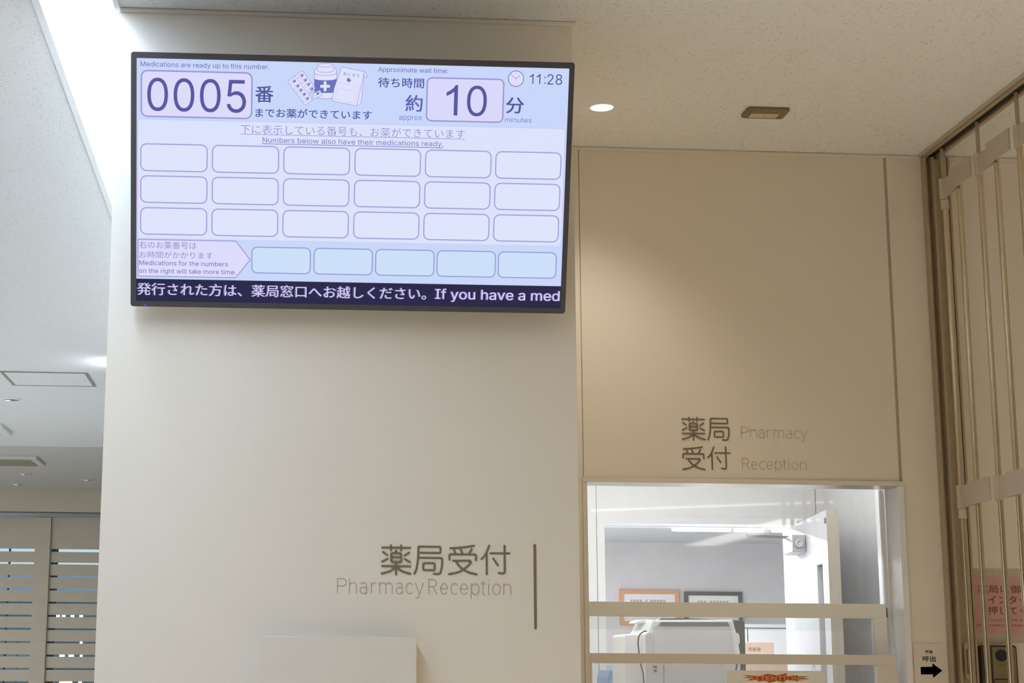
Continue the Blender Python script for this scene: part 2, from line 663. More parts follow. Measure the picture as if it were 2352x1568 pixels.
# ---------------------------------------------------------------- linear ceiling light in its slot
t = thing('linear_ceiling_light', 'long bright white recessed strip light in the ceiling left of the display wall', 'ceiling light', ((SL0 + SL1) / 2, 5, CEIL))
mb = MB()
Z1 = CEIL + 0.17
for x, s in ((SL0, 1), (SL1, -1)):
    mb.face([(x, 1, CEIL), (x, 9.2, CEIL), (x, 9.2, Z1), (x, 1, Z1)])
mb.face([(SL0, 1, CEIL), (SL1, 1, CEIL), (SL1, 1, Z1), (SL0, 1, Z1)]).face([(SL0, 9.2, CEIL), (SL1, 9.2, CEIL), (SL1, 9.2, Z1), (SL0, 9.2, Z1)])
obj('housing', mb, M['lamp_white'], t)
obj('diffuser', MB().face([(SL0, 1, Z1), (SL0, 9.2, Z1), (SL1, 9.2, Z1), (SL1, 1, Z1)]), M['diffuser'], t)
obj('flange', MB().box((SL0 - 0.020, 1, CEIL - 0.004), (SL0, 9.2, CEIL - 0.0005)), M['lamp_white'], t)
obj('flange', MB().box((SL1, 1, CEIL - 0.004), (PL, PB - 0.012, CEIL - 0.0005)), M['lamp_white'], t)

# ---------------------------------------------------------------- recess downlight
t = thing('downlight', 'small round lit downlight in the ceiling just right of the display', 'ceiling light', (DLX, DLY, CEIL))
obj('reflector', MB().lathe((DLX, DLY, CEIL), [(DLR, -0.001), (DLR * 0.96, 0.02), (DLR * 0.8, 0.05), (DLR * 0.5, 0.075)], 40), mat('reflector_silver', (235, 232, 228), 0.25, 0.6, 0.02, 40, emit=0.34, ecol=(255, 246, 240)), t)
obj('lamp', MB().disc((DLX, DLY, CEIL + 0.075), DLR * 0.5), mat('lamp_glow', (255, 250, 240), 0.5, 0, 0, emit=0.6), t)
obj('rim', MB().lathe((DLX, DLY, CEIL), [(DLR - 0.001, 0), (DLR - 0.0005, -0.002), (DLR + 0.003, -0.002), (DLR + 0.004, -0.0002)], 40), M['lamp_white'], t)

# ---------------------------------------------------------------- flush emergency light plate
E4 = [Pz(1715.5, 244, CEIL), Pz(1814, 246, CEIL), Pz(1798.5, 267.5, CEIL), Pz(1703, 265, CEIL)]
ex0, ex1 = (E4[0].x + E4[3].x) / 2, (E4[1].x + E4[2].x) / 2
ey0, ey1 = (E4[0].y + E4[1].y) / 2, (E4[2].y + E4[3].y) / 2
t = thing('emergency_light', 'flat brown rectangular ceiling fitting with a pale inset, right of the round downlight', 'ceiling fitting', ((ex0 + ex1) / 2, (ey0 + ey1) / 2, CEIL))
obj('plate', MB().prism([(x, y, CEIL - 0.010) for x, y in rrect(ex0, ey0, ex1, ey1, 0.012)], (0, 0, 0.0098)), mat('brown_enamel', (128, 110, 82), 0.5, 0, 0.04), t, bevel=0.002)
a, b = Pz(1721, 254.5, CEIL - 0.01), Pz(1785, 264, CEIL - 0.01)
ix0, ix1 = ex0 + 0.020, ex1 - 0.026
iy0, iy1 = ey0 + (ey1 - ey0) * 0.40, ey0 + (ey1 - ey0) * 0.82
obj('inset', MB().box((ix0, iy0, CEIL - 0.0125), (ix1, iy1, CEIL - 0.0095)), mat('beige_inset', (204, 190, 160), 0.5, 0, 0.03), t, bevel=0.001)
for k in (0.5, 0.86):
    obj('screw', MB().lathe((ix0 + (ix1 - ix0) * k, (iy0 + iy1) / 2, CEIL - 0.0125), [(0.0035, 0), (0.0035, -0.001), (0.0, -0.0012)], 12), M['bronze'], t)

# ---------------------------------------------------------------- television
TW, TH, TT, TYW = 1.1011, 0.6317, 0.3328, -0.0152
tc_ = Vector((0.1747, 4.03, 2.7667))
tr_ = Vector((math.cos(TYW), math.sin(TYW), 0))
tn_ = Vector((math.sin(TYW) * math.cos(TT), -math.cos(TYW) * math.cos(TT), -math.sin(TT)))
tu_ = tn_.cross(tr_)
tv = thing('television', 'wide black display on the wall showing a lavender pharmacy queue board', 'television', tc_)
tv.matrix_world = Matrix(((tr_.x, tu_.x, tn_.x, tc_.x), (tr_.y, tu_.y, tn_.y, tc_.y), (tr_.z, tu_.z, tn_.z, tc_.z), (0, 0, 0, 1)))


def uv(x, y):
    d = ray(x, y)
    o = Vector((0, 0, EYE))
    k = (tc_ - o).dot(tn_) / d.dot(tn_)
    q = o + d * k - tc_
    return q.dot(tr_), q.dot(tu_)


su0 = (uv(313.7, 132.6)[0] + uv(312.8, 690.3)[0]) / 2
su1 = (uv(1308, 157.9)[0] + uv(1286.7, 708)[0]) / 2
sv1 = (uv(313.7, 132.6)[1] + uv(1308, 157.9)[1]) / 2
sv0 = (uv(312.8, 690.3)[1] + uv(1286.7, 708)[1]) / 2
mb = MB()
o4 = rrect(-TW / 2, -TH / 2, TW / 2, TH / 2, 0.007, 4)
i4 = []
for x, y in o4:
    i4.append((min(max(x, su0), su1), min(max(y, sv0), sv1)))
n = len(o4)
for k in range(n):
    j = (k + 1) % n
    mb.face([(*o4[k], 0), (*o4[j], 0), (*i4[j], 0), (*i4[k], 0)])
    mb.face([(*o4[j], 0), (*o4[k], 0), (*o4[k], -0.014), (*o4[j], -0.014)])
    mb.face([(*i4[k], 0), (*i4[j], 0), (*i4[j], -0.004), (*i4[k], -0.004)])
mb.face([(*p, -0.014) for p in o4[::-1]])
obj('bezel', mb, M['bezel'], tv, local=True)
mb = MB().prism([(x, y, -0.0142) for x, y in rrect(-TW / 2 + 0.012, -TH / 2 + 0.010, TW / 2 - 0.012, TH / 2 - 0.012, 0.02)], (0, 0, -0.016))
obj('back_cover', mb, M['bezel2'], tv, local=True)
obj('back_box', MB().prism([(x, y, -0.0304) for x, y in rrect(-0.36, -TH / 2 + 0.06, 0.36, 0.06, 0.03)], (0, 0, -0.020)), M['bezel2'], tv, local=True, bevel=0.008)
led = uv(334, 700)
obj('power_light', MB().box((led[0] - 0.003, led[1] - 0.0015, 0.0), (led[0] + 0.003, led[1] + 0.0015, 0.0008)), glow((120, 80, 230)), tv, local=True)
# tilting wall bracket: a plate on the display, two arms and a plate on the wall
obj('bracket_plate', MB().box((-0.22, 0.0, -0.0575), (0.22, 0.14, -0.0510)), M['darkgrey'], tv, local=True)
Rm = tv.matrix_world.inverted()
def wl(x, y, z):
    return Rm @ Vector((x, y, z))
for sx in (-0.16, 0.16):
    q = [(sx - 0.012, 0.02, -0.058), (sx - 0.012, 0.12, -0.058)]
    x = tc_.x + sx
    e = [wl(x, PB - 0.012, 2.78), wl(x, PB - 0.012, 2.93)]
    mb = MB().prism([q[0], q[1], (q[1][0], e[1].y, e[1].z), (q[0][0], e[0].y, e[0].z)], (0.024, 0, 0))
    obj('bracket_arm', mb, M['darkgrey'], tv, local=True)
mb = MB().box((tc_.x - 0.24, PB - 0.012, 2.76), (tc_.x + 0.24, PB - 0.0005, 2.96))
mb.v = [tuple(wl(*p)) for p in mb.v]
obj('wall_plate', mb, M['darkgrey'], tv, local=True)

W0 = -0.0030
screen = obj('screen', MB().face([(su0, sv0, W0), (su1, sv0, W0), (su1, sv1, W0), (su0, sv1, W0)]), glow((219, 226, 251)), tv, local=True)
ST = 0.00025


def sp(name, mb, m):
    return obj(name, mb, m, screen, local=True)


def tpoly(pts, lay, mb=None, mi=0):
    mb = mb or MB()
    z = W0 + ST * lay
    q = [(*uv(*p), z) for p in pts]
    a = sum(q[i][0] * q[(i + 1) % len(q)][1] - q[(i + 1) % len(q)][0] * q[i][1] for i in range(len(q)))
    return mb.face(q if a > 0 else q[::-1], mi)


def tline(mb, pts, wpx, lay, closed=False, mi=0):
    z = W0 + ST * lay
    k = 1.1011 / 1010
    return flat_stroke(mb, [Vector(uv(*p)) for p in pts], wpx * k, lambda x, y: (x, y, z), closed=closed, mi=mi)


INK_D, INK_B, INK_T, INK_F = (84, 86, 160), (84, 88, 168), (128, 126, 198), (158, 156, 220)
# header band and lower band
hb0, hb1 = uv(316.7, 273.3)[1], uv(1300.5, 295)[1]
hbv = (hb0 + hb1) / 2
z = W0 + ST
sp('header_band', MB().face([(su0, hbv, z), (su1, hbv, z), (su1, sv1, z), (su0, sv1, z)]), glow((199, 214, 250)))
sp('header_line', MB().face([(su0, hbv - 0.001, z), (su1, hbv - 0.001, z), (su1, hbv + 0.0006, z), (su0, hbv + 0.0006, z)]), glow((196, 198, 240)))
lb = (uv(316, 547)[1] + uv(1290, 563.5)[1]) / 2
tk1 = (uv(312, 640.2)[1] + uv(1287.9, 656.8)[1]) / 2
sp('lower_band', MB().face([(su0, tk1, z), (su1, tk1, z), (su1, lb, z), (su0, lb, z)]), glow((200, 214, 249)))
sp('side_margin', MB().face([(su0, lb, z), (su0 + 0.004, lb, z), (su0 + 0.004, hbv, z), (su0, hbv, z)]), glow((196, 204, 252)))
sp('side_margin', MB().face([(su1 - 0.005, lb, z), (su1, lb, z), (su1, hbv, z), (su1 - 0.005, hbv, z)]), glow((202, 206, 252)))
sp('ticker_band', MB().face([(su0, sv0, z + ST), (su1, sv0, z + ST), (su1, tk1, z + ST), (su0, tk1, z + ST)]), glow((36, 34, 70)))


def tbox(u0, v0, u1, v1, r, wd, fill, line, lay=2):
    z = W0 + ST * lay
    mb = MB().face([(x, y, z) for x, y in rrect(u0, v0, u1, v1, r)])
    o, i = rrect(u0 - wd / 2, v0 - wd / 2, u1 + wd / 2, v1 + wd / 2, r + wd / 2), rrect(u0 + wd / 2, v0 + wd / 2, u1 - wd / 2, v1 - wd / 2, r - wd / 2)
    for k in range(len(o)):
        j = (k + 1) % len(o)
        mb.face([(*o[k], z + ST), (*o[j], z + ST), (*i[j], z + ST), (*i[k], z + ST)], 1)
    return sp('number_box', mb, [glow(fill), glow(line)])


def mean_uv(tl, tr, br, bl):
    a, b, c, d = (uv(*p) for p in (tl, tr, br, bl))
    return (a[0] + d[0]) / 2, (c[1] + d[1]) / 2, (b[0] + c[0]) / 2, (a[1] + b[1]) / 2


tbox(*mean_uv((324.6, 161.4), (579, 167.8), (577.5, 272.6), (324.2, 266.4)), 0.015, 0.0036, (219, 218, 251), (152, 150, 214))
tbox(*mean_uv((982, 178.2), (1157, 182.8), (1155.3, 280.7), (979.4, 277.2)), 0.012, 0.0036, (218, 216, 250), (154, 152, 216))
cols = [(323.2, 475.6), (488, 639.8), (652, 802.8), (815.6, 965.8), (977.5, 1127.6), (1138.9, 1288.3)]
rows = [(329.8, 391.3), (403.3, 463.9), (476.3, 536.9)]
rv = [(uv(400, a + 1.8)[1], uv(400, b + 1.8)[1]) for a, b in rows]
for i, (a, b) in enumerate(cols):
    cu = (uv(a, 365 + 0.024 * (a - 400))[0], uv(b, 365 + 0.024 * (b - 400))[0])
    for (v1_, v0_) in rv:
        tbox(cu[0], v0_, cu[1], v1_, 0.0145, 0.0030, (221, 228, 252), (160, 160, 222))
lrow = [(578.5, 712.8), (721.5, 855.1), (863.1, 996.8), (1004.3, 1137.7), (1145, 1277.5)]
lv = (uv(645, 568.6)[1], uv(645, 627.6)[1])
for a, b in lrow:
    tbox(uv(a, 597 + 0.0175 * (a - 645))[0], lv[1], uv(b, 597 + 0.0175 * (b - 645))[0], lv[0], 0.013, 0.0028, (203, 223, 247), (148, 156, 216), 3)
pen = [(316.8, 549.6), (541.5, 553.7), (574.5, 596.6), (541.5, 637.8), (316.8, 634)]
mb = tpoly(pen, 2)
tline(mb, pen, 2.2, 3, True, 1)
sp('arrow_box', mb, [glow((220, 219, 251)), glow((156, 150, 214))])


def ttext(s, xl, top, bot, xr, col, mode='box', off=0.0, lay=4, dx=0.0):
    """top and bottom are read at the left end of the line"""
    y = (top + bot) / 2
    sl = 0.0266 + (0.0155 - 0.0266) * (y - 130) / 580
    a = uv(xl, top)
    b = uv(xl, bot)
    c = uv(xr, bot + sl * (xr - xl))
    bold = off if off > 0.008 else 0.0
    hgt = a[1] - b[1]
    k = bold * hgt * 0.8
    v, f = text_fit(s, b[0] + dx + k, b[1] + k, c[0] + dx - k, a[1] - k, mode, 0.0 if bold else off)
    z = W0 + ST * lay
    mb = MB()
    for ox, oy in (((-k, -k * 0.6), (k, -k * 0.6), (-k, k * 0.6), (k, k * 0.6)) if bold else ((0, 0),)):
        mb.add([(p[0] + ox, p[1] + oy, z) for p in v], f)
    return sp('lettering', mb, glow(col))


ttext('Medications are ready up to this number.', 322.5, 141, 151.7, 618.6, (98, 98, 178), 'base')
ttext('0005', 337.9, 177.6, 254.6, 564.7, INK_D, 'box', 0.0)
ttext('番', 585.8, 196.4, 235, 627.8, INK_D, 'box', 0.02)
ttext('までお薬ができています', 586.5, 247.5, 269, 854, INK_B, 'box', 0.018)
ttext('Approximate wait time:', 868.4, 153.6, 164.3, 1029, (94, 96, 180), 'base')
ttext('待ち時間', 868.4, 177, 200.4, 973.8, INK_B, 'box', 0.018)
ttext('約', 931, 217.3, 256, 970.4, (96, 100, 176), 'box', 0.02)
ttext('approx', 916.6, 265.6, 274.7, 969.2, INK_T, 'x')
ONE = [(0.373, 0), (0.285, 0), (0.285, 0.56), (0.205, 0.500), (0.109, 0.455), (0.109, 0.54), (0.195, 0.588), (0.27, 0.65), (0.316, 0.719), (0.373, 0.719)]


def digit_one(xl, top, bot, xr, col, thin=1.0):
    a, b, c = uv(xl, top), uv(xl, bot), uv(xr, bot)
    pts = [((p[0] - 0.109) / 0.264 if p[0] > 0.28 or p[0] < 0.12 else (p[0] - 0.109) / 0.264, p[1] / 0.719) for p in ONE]
    pts = [(1 - (1 - x) * (thin if abs(x - 0.6667) < 0.01 else 1), y) for x, y in pts]
    q = [(b[0] + x * (c[0] - b[0]), b[1] + y * (a[1] - b[1]), W0 + ST * 4) for x, y in pts]
    mb = MB()
    mb.face([q[0], q[9], q[8], q[2], q[1]]).face([q[8], q[7], q[3], q[2]]).face([q[7], q[6], q[4], q[3]]).face([q[6], q[5], q[4]])
    return sp('lettering', mb, glow(col))


digit_one(1024.5, 194.6, 264.6, 1050.6, INK_D)
ttext('0', 1071.7, 196, 266.6, 1117.3, INK_D, 'box', 0.0)
digit_one(1216.7, 169.4, 192.3, 1225.2, (76, 74, 150), 0.85)
digit_one(1232.4, 169.6, 192.5, 1241.0, (76, 74, 150), 0.85)
ttext(':', 1250.6, 175.6, 192.9, 1252.9, (76, 74, 150), 'box')
ttext('28', 1257.1, 170, 194.1, 1291.1, (76, 74, 150), 'box', -0.002)
ttext('分', 1161.6, 222.9, 260.5, 1203, INK_D, 'box', 0.02)
ttext('minutes', 1160, 272.0, 280, 1221.3, INK_T, 'x')
ttext('下に表示している番号も、お薬ができています', 552.5, 285.6, 307.0, 1067.5, INK_T, 'box', -0.010)
ttext('Numbers below also have their medications ready.', 603, 315.4, 327.0, 1018, (116, 112, 190), 'base')
ttext('右のお薬番号は', 319.5, 553.7, 570, 451, (122, 112, 178), 'box', -0.008)
ttext('お時間がかかります', 320.2, 576.4, 592, 488.5, (122, 112, 178), 'box', -0.008)
ttext('Medications for the numbers', 319.7, 597.8, 608.2, 523.4, (104, 98, 168), 'base')
ttext('on the right will ta', 319.5, 616, 626.4, 445.7, (104, 98, 168), 'base')
ttext('e more time.', 453.7, 618.3, 628.7, 541.7, (104, 98, 168), 'base')
mb = MB()
for q_ in ([(447.7, 617.9), (447.7, 628.0)], [(452.2, 621.4), (447.9, 625.4)], [(449.6, 624.2), (452.4, 628.0)]):
    tline(mb, q_, 1.25, 4)
sp('lettering', mb, glow((104, 98, 168)))
for dx, c, l in ((-0.0026, (112, 108, 168), 4), (0, (216, 206, 250), 5)):
    ttext('発行された方は、薬局窓口へお越しください。', 315.4, 648.7, 677.2, 979, c, 'box', 0.004, l, dx)
    ttext('If you have a med', 999.7, 663.4, 686.4, 1285.4, c, 'base', 0.012, l, dx)
mb = MB()
tline(mb, [(551.4, 307.9), (1067.5, 319.5)], 1.3, 4)
sp('underline', mb, glow((150, 150, 216)))
mb = MB()
tline(mb, [(601.9, 329.8), (1018, 339.5)], 1.4, 4)
sp('underline', mb, glow((116, 112, 190)))
# clock
cc = uv(1185.3, 180.6)
z = W0 + ST * 3
mb = MB().face([(cc[0] + x, cc[1] + y, z) for x, y in arc(0, 0, 0.0205, 0.0205, 0, 351, 39)])
flat_stroke(mb, [Vector((cc[0] + x, cc[1] + y)) for x, y in arc(0, 0, 0.0192, 0.0192, 0, 351, 39)], 0.0020, lambda x, y: (x, y, z + ST), closed=True, mi=1)
sp('clock_face', mb, [glow((222, 222, 252)), glow((124, 116, 186))])
mb = MB()
for x, y, wd in ((1175, 172, 0.0011), (1193.8, 174.4, 0.0011)):
    flat_stroke(mb, [Vector(cc), Vector(uv(x, y))], wd, lambda x, y: (x, y, z + 2 * ST))
for x, y, r in ((1185.3, 180.6, 0.0014), (1175, 172, 0.0012), (1193.8, 174.4, 0.0012)):
    c2 = uv(x, y)
    mb.face([(c2[0] + a, c2[1] + b, z + 2 * ST) for a, b in arc(0, 0, r, r, 0, 330, 11)])
for k in range(4):
    a = math.radians(90 * k)
    mb.face([(cc[0] + 0.0155 * math.cos(a) + p, cc[1] + 0.0155 * math.sin(a) + q, z + 2 * ST) for p, q in arc(0, 0, 0.0008, 0.0008, 0, 300, 5)])
sp('clock_hands', mb, glow((128, 124, 196)))


# picture of medicines (blister pack, bottle, paper bag)
def I(p):
    return (620 + p[0] / 9.046, 130 + p[1] / 9.046)


LINE, PALE, NAVY, LIL = (152, 148, 218), (222, 226, 252), (108, 114, 184), (176, 164, 224)


def ic(mb, pts, lay, mi):
    tpoly([I(p) for p in pts], lay, mb, mi)


def il(mb, pts, wd, lay, mi, closed=False):
    tline(mb, [I(p) for p in pts], wd / 9.046, lay, closed, mi)


mb = MB()     # bottle
body = [(925, 420), (925, 310)] + arc(985, 305, 60, 70, 180, 255, 5) + [(990, 240), (1325, 240)] + arc(1325, 305, 60, 70, 285, 360, 5) + [(1385, 420), (1385, 830)] + arc(1155, 830, 230, 46, 0, 180, 14)
ic(mb, body, 3, 1)
il(mb, body, 11, 4, 0, True)
lab = [(925, 440)] + arc(1155, 452, 230, 40, 180, 0, 14) + [(1385, 730)] + arc(1155, 742, 230, 12, 0, 180, 10)
ic(mb, lab, 5, 2)
il(mb, arc(1155, 340, 228, 52, 180, 0, 14), 10, 5, 0)
cap = [(990, 170), (990, 290)] + arc(1155, 290, 165, 36, 180, 0, 12) + [(1322, 170)] + arc(1155, 178, 167, 36, 0, -180, 12)
ic(mb, cap, 6, 1)
il(mb, cap, 10, 7, 0, True)
il(mb, arc(1155, 178, 165, 36, 0, 180, 12), 9, 7, 0)
for a, b, c, d in ((1117, 516, 1176, 716), (1047, 586, 1246, 646)):
    ic(mb, [(a, b), (c, b), (c, d), (a, d)], 7, 1)
sp('bottle_picture', mb, [glow(LINE), glow(PALE), glow(NAVY)])
mb = MB()     # blister pack
pk = [(378, 540), (382, 505), (410, 480), (640, 310), (668, 300), (700, 320), (942, 660), (800, 775), (885, 895), (770, 985), (735, 994), (705, 975)]
ic(mb, pk, 8, 1)
il(mb, pk, 10, 9, 0, True)
il(mb, [(520, 402), (800, 775)], 9, 9, 0)
tab = [(872, 770), (1030, 700), (1050, 712), (1076, 780), (1070, 808), (920, 880), (908, 872)]
ic(mb, tab, 10, 1)
il(mb, tab, 10, 11, 0, True)
caps = [(482, 523), (555, 622), (620, 710), (688, 795), (753, 885), (640, 405), (712, 500), (778, 588), (845, 680), (968, 772)]
for i, (x, y) in enumerate(caps):
    a = math.radians(-40 if i < 9 else -28)
    def rot(px, py):
        return (x + px * math.cos(a) - py * math.sin(a), y + px * math.sin(a) + py * math.cos(a))
    pill = [rot(*q) for q in arc(34, 0, 32, 32, -90, 90, 6) + arc(-34, 0, 32, 32, 90, 270, 6)]
    ic(mb, pill, 12, 1)
    ic(mb, [rot(*q) for q in arc(34, 0, 32, 32, -90, 90, 6) + [(0, 32), (0, -32)]], 13, 3)
    ic(mb, [rot(*q) for q in arc(34, 0, 32, 32, 0, 90, 4) + [(0, 32), (0, 4)]], 14, 2)
    il(mb, [rot(*q) for q in arc(-34, 0, 30, 30, 90, 270, 7) + [(0, -30), (0, 30)]], 7, 14, 0, True)
sp('tablet_picture', mb, [glow(LINE), glow(PALE), glow(NAVY), glow(LIL)])
mb = MB()     # paper bag
bag = [(1500, 218), (1965, 312), (1800, 1025), (1310, 925), (1297, 890), (1310, 800), (1335, 660), (1400, 470), (1485, 232)]
side = [(1965, 312), (1955, 440), (1890, 970), (1800, 1025)]
fold = [(1965, 312), (1990, 340), (2022, 412), (1960, 440), (1955, 380)]
ic(mb, side, 8, 1)
il(mb, side, 9, 9, 0, True)
ic(mb, fold, 8, 1)
il(mb, fold, 9, 9, 0, True)
ic(mb, bag, 9, 1)
il(mb, bag, 10, 10, 0, True)
pan = [(1432, 542), (1838, 625), (1760, 972), (1350, 886), (1345, 860)]
il(mb, pan, 8, 11, 3, True)
il(mb, [(1435, 655), (1760, 722)], 8, 11, 3)
for pts in ([(1615, 440), (1655, 445), (1660, 532), (1620, 528)], [(1595, 465), (1685, 478), (1682, 512), (1592, 502)]):
    ic(mb, pts, 11, 2)
sp('bag_picture', mb, [glow(LINE), glow(PALE), glow(NAVY), glow((198, 196, 238))])
a = [uv(*I(p)) for p in ((1520, 385), (1520, 312), (1850, 440))]
v, f = text_fit('おくすり', 0, 0, math.hypot(a[2][0] - a[0][0], a[2][1] - a[0][1]), a[1][1] - a[0][1], 'box', 0.006)
th = math.atan2(a[2][1] - a[0][1], a[2][0] - a[0][0])
sp('lettering', MB().add([(a[0][0] + p[0] * math.cos(th) - p[1] * math.sin(th), a[0][1] + p[0] * math.sin(th) + p[1] * math.cos(th), W0 + ST * 12) for p in v], f), glow((120, 120, 196)))

# ---------------------------------------------------------------- lettering on the walls
KAN = {
    '薬': ((951, 150, 1159, 364), [[(958, 172), (1152, 173)], [(1018, 156), (1018, 190)], [(1089, 156), (1089, 190)], [(1055, 193), (1048, 208)],
           [(964, 203), (993, 224)], [(958, 270), (996, 249)], [(1144, 206), (1114, 226)], [(1114, 250), (1150, 271)], [(958, 300), (1152, 300)],
           [(1054, 272), (1054, 358)], [(1052, 303), (1036, 320), (1015, 334), (988, 344), (956, 352)], [(1056, 303), (1072, 320), (1095, 334), (1122, 344), (1154, 352)],
           [(1021, 240), (1089, 240)], ['c'] + rrect(1020, 211, 1090, 271, 9, 3)]),
    '局': ((1175, 158, 1381, 360), [[(1212, 208), (1352, 208)] + arc(1354, 200, 8, 8, 90, 0, 3) + arc(1354, 173, 8, 8, 0, -90, 3) + [(1222, 165)], [(1228, 165)] + arc(1216, 173, 8, 8, -90, -180, 3) + [(1208, 235), (1203, 280), (1196, 320), (1182, 353)],
           [(1210, 243), (1362, 243)] + arc(1362, 255, 12, 12, -90, 0, 3) + [(1373, 295), (1366, 330), (1358, 350), (1340, 356), (1316, 352)], ['c'] + rrect(1242, 279, 1322, 328, 9, 3)]),
    '受': ((1414, 152, 1619, 362), [[(1430, 177), (1480, 174), (1535, 168), (1594, 158)], [(1453, 182), (1466, 213)], [(1500, 180), (1513, 211)], [(1578, 182), (1561, 212)],
           [(1424, 256), (1424, 231)] + arc(1434, 229, 10, 10, 180, 270, 3) + [(1597, 219)] + arc(1597, 229, 10, 10, 270, 360, 3) + [(1607, 256)],
           [(1450, 263), (1562, 263)] + arc(1562, 272, 10, 10, -90, 30, 3) + [(1550, 300), (1520, 325), (1490, 340), (1460, 350), (1421, 356)],
           [(1470, 270), (1484, 292), (1505, 313), (1535, 333), (1565, 346), (1612, 356)]]),
    '付': ((1640, 152, 1847, 362), [[(1700, 158), (1690, 185), (1678, 212), (1664, 234), (1646, 252)], [(1682, 212), (1682, 357)], [(1709, 211), (1840, 211)],
           [(1806, 158), (1807, 332)] + arc(1795, 336, 12, 13, 0, 80, 3) + [(1785, 350), (1765, 347)], [(1727, 247), (1759, 294)]]),
}


def kanji(ch, px0, py0, px1, py1, Y, wpx, m, parent):
    (a, b, c, d), strokes = KAN[ch]
    mb = MB()
    q0, q1 = P(px0, py1, Y), P(px1, py0, Y)
    bl = P(px0, py1 + 0, Y)
    zz = (P(px0, py1, Y).z, P(px0, py0, Y).z)
    xx = (P(px0, (py0 + py1) / 2, Y).x, P(px1, (py0 + py1) / 2, Y).x)
    wd = wpx * Y / F
    lift = [0.0]

    def to3(x, y):
        return (xx[0] + (x - a) / (c - a) * (xx[1] - xx[0]), Y - 0.0014 - lift[0], zz[1] + (y - b) / (d - b) * (zz[0] - zz[1]))
    sc = (xx[1] - xx[0]) / (c - a)
    for s in strokes:
        closed = s[0] == 'c'
        pts = s[1:] if closed else s
        flat_stroke(mb, pts, wd / sc, to3, (0, 0.0012, 0), closed)
        lift[0] += 0.00007
    return obj('kanji_character', mb, m, parent)


XH = 0.735
LET = {   # thin sign alphabet, x and y in cap heights
    'P': (0.60, [[(0.04, 0), (0.04, 1), (0.33, 1)] + arc(0.33, 0.74, 0.25, 0.26, 90, -90, 8) + [(0.04, 0.48)]]),
    'R': (0.62, [[(0.04, 0), (0.04, 1), (0.33, 1)] + arc(0.33, 0.75, 0.24, 0.25, 90, -90, 8) + [(0.04, 0.50)], [(0.33, 0.50), (0.60, 0)]]),
    'h': (0.52, [[(0.03, 0), (0.03, 1)], [(0.03, 0.48)] + arc(0.26, 0.49, 0.23, 0.245, 170, 0, 8) + [(0.49, 0)]]),
    'n': (0.52, [[(0.03, 0), (0.03, XH)], [(0.03, 0.48)] + arc(0.26, 0.49, 0.23, 0.245, 170, 0, 8) + [(0.49, 0)]]),
    'm': (0.90, [[(0.03, 0), (0.03, XH)], [(0.03, 0.50)] + arc(0.24, 0.51, 0.21, 0.225, 170, 0, 8) + [(0.45, 0)], [(0.45, 0.50)] + arc(0.66, 0.51, 0.21, 0.225, 170, 0, 8) + [(0.87, 0)]]),
    'r': (0.38, [[(0.03, 0), (0.03, XH)], [(0.03, 0.46)] + arc(0.27, 0.48, 0.24, 0.25, 170, 70, 6)]),
    'a': (0.50, [arc(0.25, 0.50, 0.21, 0.235, 140, 0, 8) + [(0.46, 0)], [(0.46, 0.42), (0.22, 0.42)] + arc(0.22, 0.21, 0.18, 0.21, 90, 270, 8) + [(0.28, 0.0)] + arc(0.28, 0.18, 0.18, 0.18, -90, 0, 5)]),
    'c': (0.48, [arc(0.25, XH / 2, 0.22, XH / 2, 48, 312, 14)]),
    'e': (0.50, [[(0.04, 0.38), (0.46, 0.38)] + arc(0.25, XH / 2, 0.215, XH / 2, 3, 318, 16)]),
    'o': (0.52, [['c'] + arc(0.26, XH / 2, 0.23, XH / 2, 0, 345, 23)]),
    'p': (0.54, [[(0.03, -0.28), (0.03, XH)], [(0.03, 0.25)] + arc(0.26, XH / 2, 0.235, XH / 2, 200, 520, 16)]),
    't': (0.34, [[(0.14, 0.93), (0.14, 0.14)] + arc(0.27, 0.14, 0.13, 0.14, 180, 280, 5), [(0.0, XH), (0.31, XH)]]),
    'i': (0.06, [[(0.03, 0), (0.03, XH)], [(0.03, 0.95), (0.03, 0.975)]]),
    'y': (0.52, [[(0.02, XH), (0.27, 0.02)], [(0.50, XH), (0.25, -0.12)] + arc(0.13, -0.12, 0.12, 0.16, -20, -90, 4) + [(0.06, -0.28)]]),
}


def word(letters, spans, base_l, cap_px, Y, wpx, m, parent):
    """letters with their left and right pixel, all on one baseline"""
    zb = P(spans[0][0], base_l, Y).z
    cap = cap_px * Y / F
    for ch, (a, b) in zip(letters, spans):
        wdt, strokes = LET[ch]
        allx = [q[0] for st in strokes for q in (st[1:] if st[0] == 'c' else st)]
        xa, xb = min(allx), max(allx)
        lift = 0.0
        y = base_l + 0.0115 * (a - spans[0][0])
        x0, x1 = P(a, y - cap_px / 2, Y).x, P(b, y - cap_px / 2, Y).x
        wd = wpx * Y / F
        x0 += wd / 2
        x1 -= wd / 2
        if ch == 'i':
            x0, x1, xa, xb = (x0 + x1) / 2, (x0 + x1) / 2 + cap, 0.03, 1.03
        sx = (x1 - x0) / (xb - xa)
        mb = MB()
        for s in strokes:
            closed = s[0] == 'c'
            pts = [(x0 + (q[0] - xa) * sx, zb + q[1] * cap) for q in (s[1:] if closed else s)]
            flat_stroke(mb, pts, wd, lambda x, y: (x, Y - 0.0010 - lift, y), (0, 0.0008, 0), closed)
            lift += 0.00007
        obj('letter', mb, m, parent)


def zs(x, y):      # crop 560,1200 at 3.0154
    return 560 + x / 3.0154, 1200 + y / 3.0154


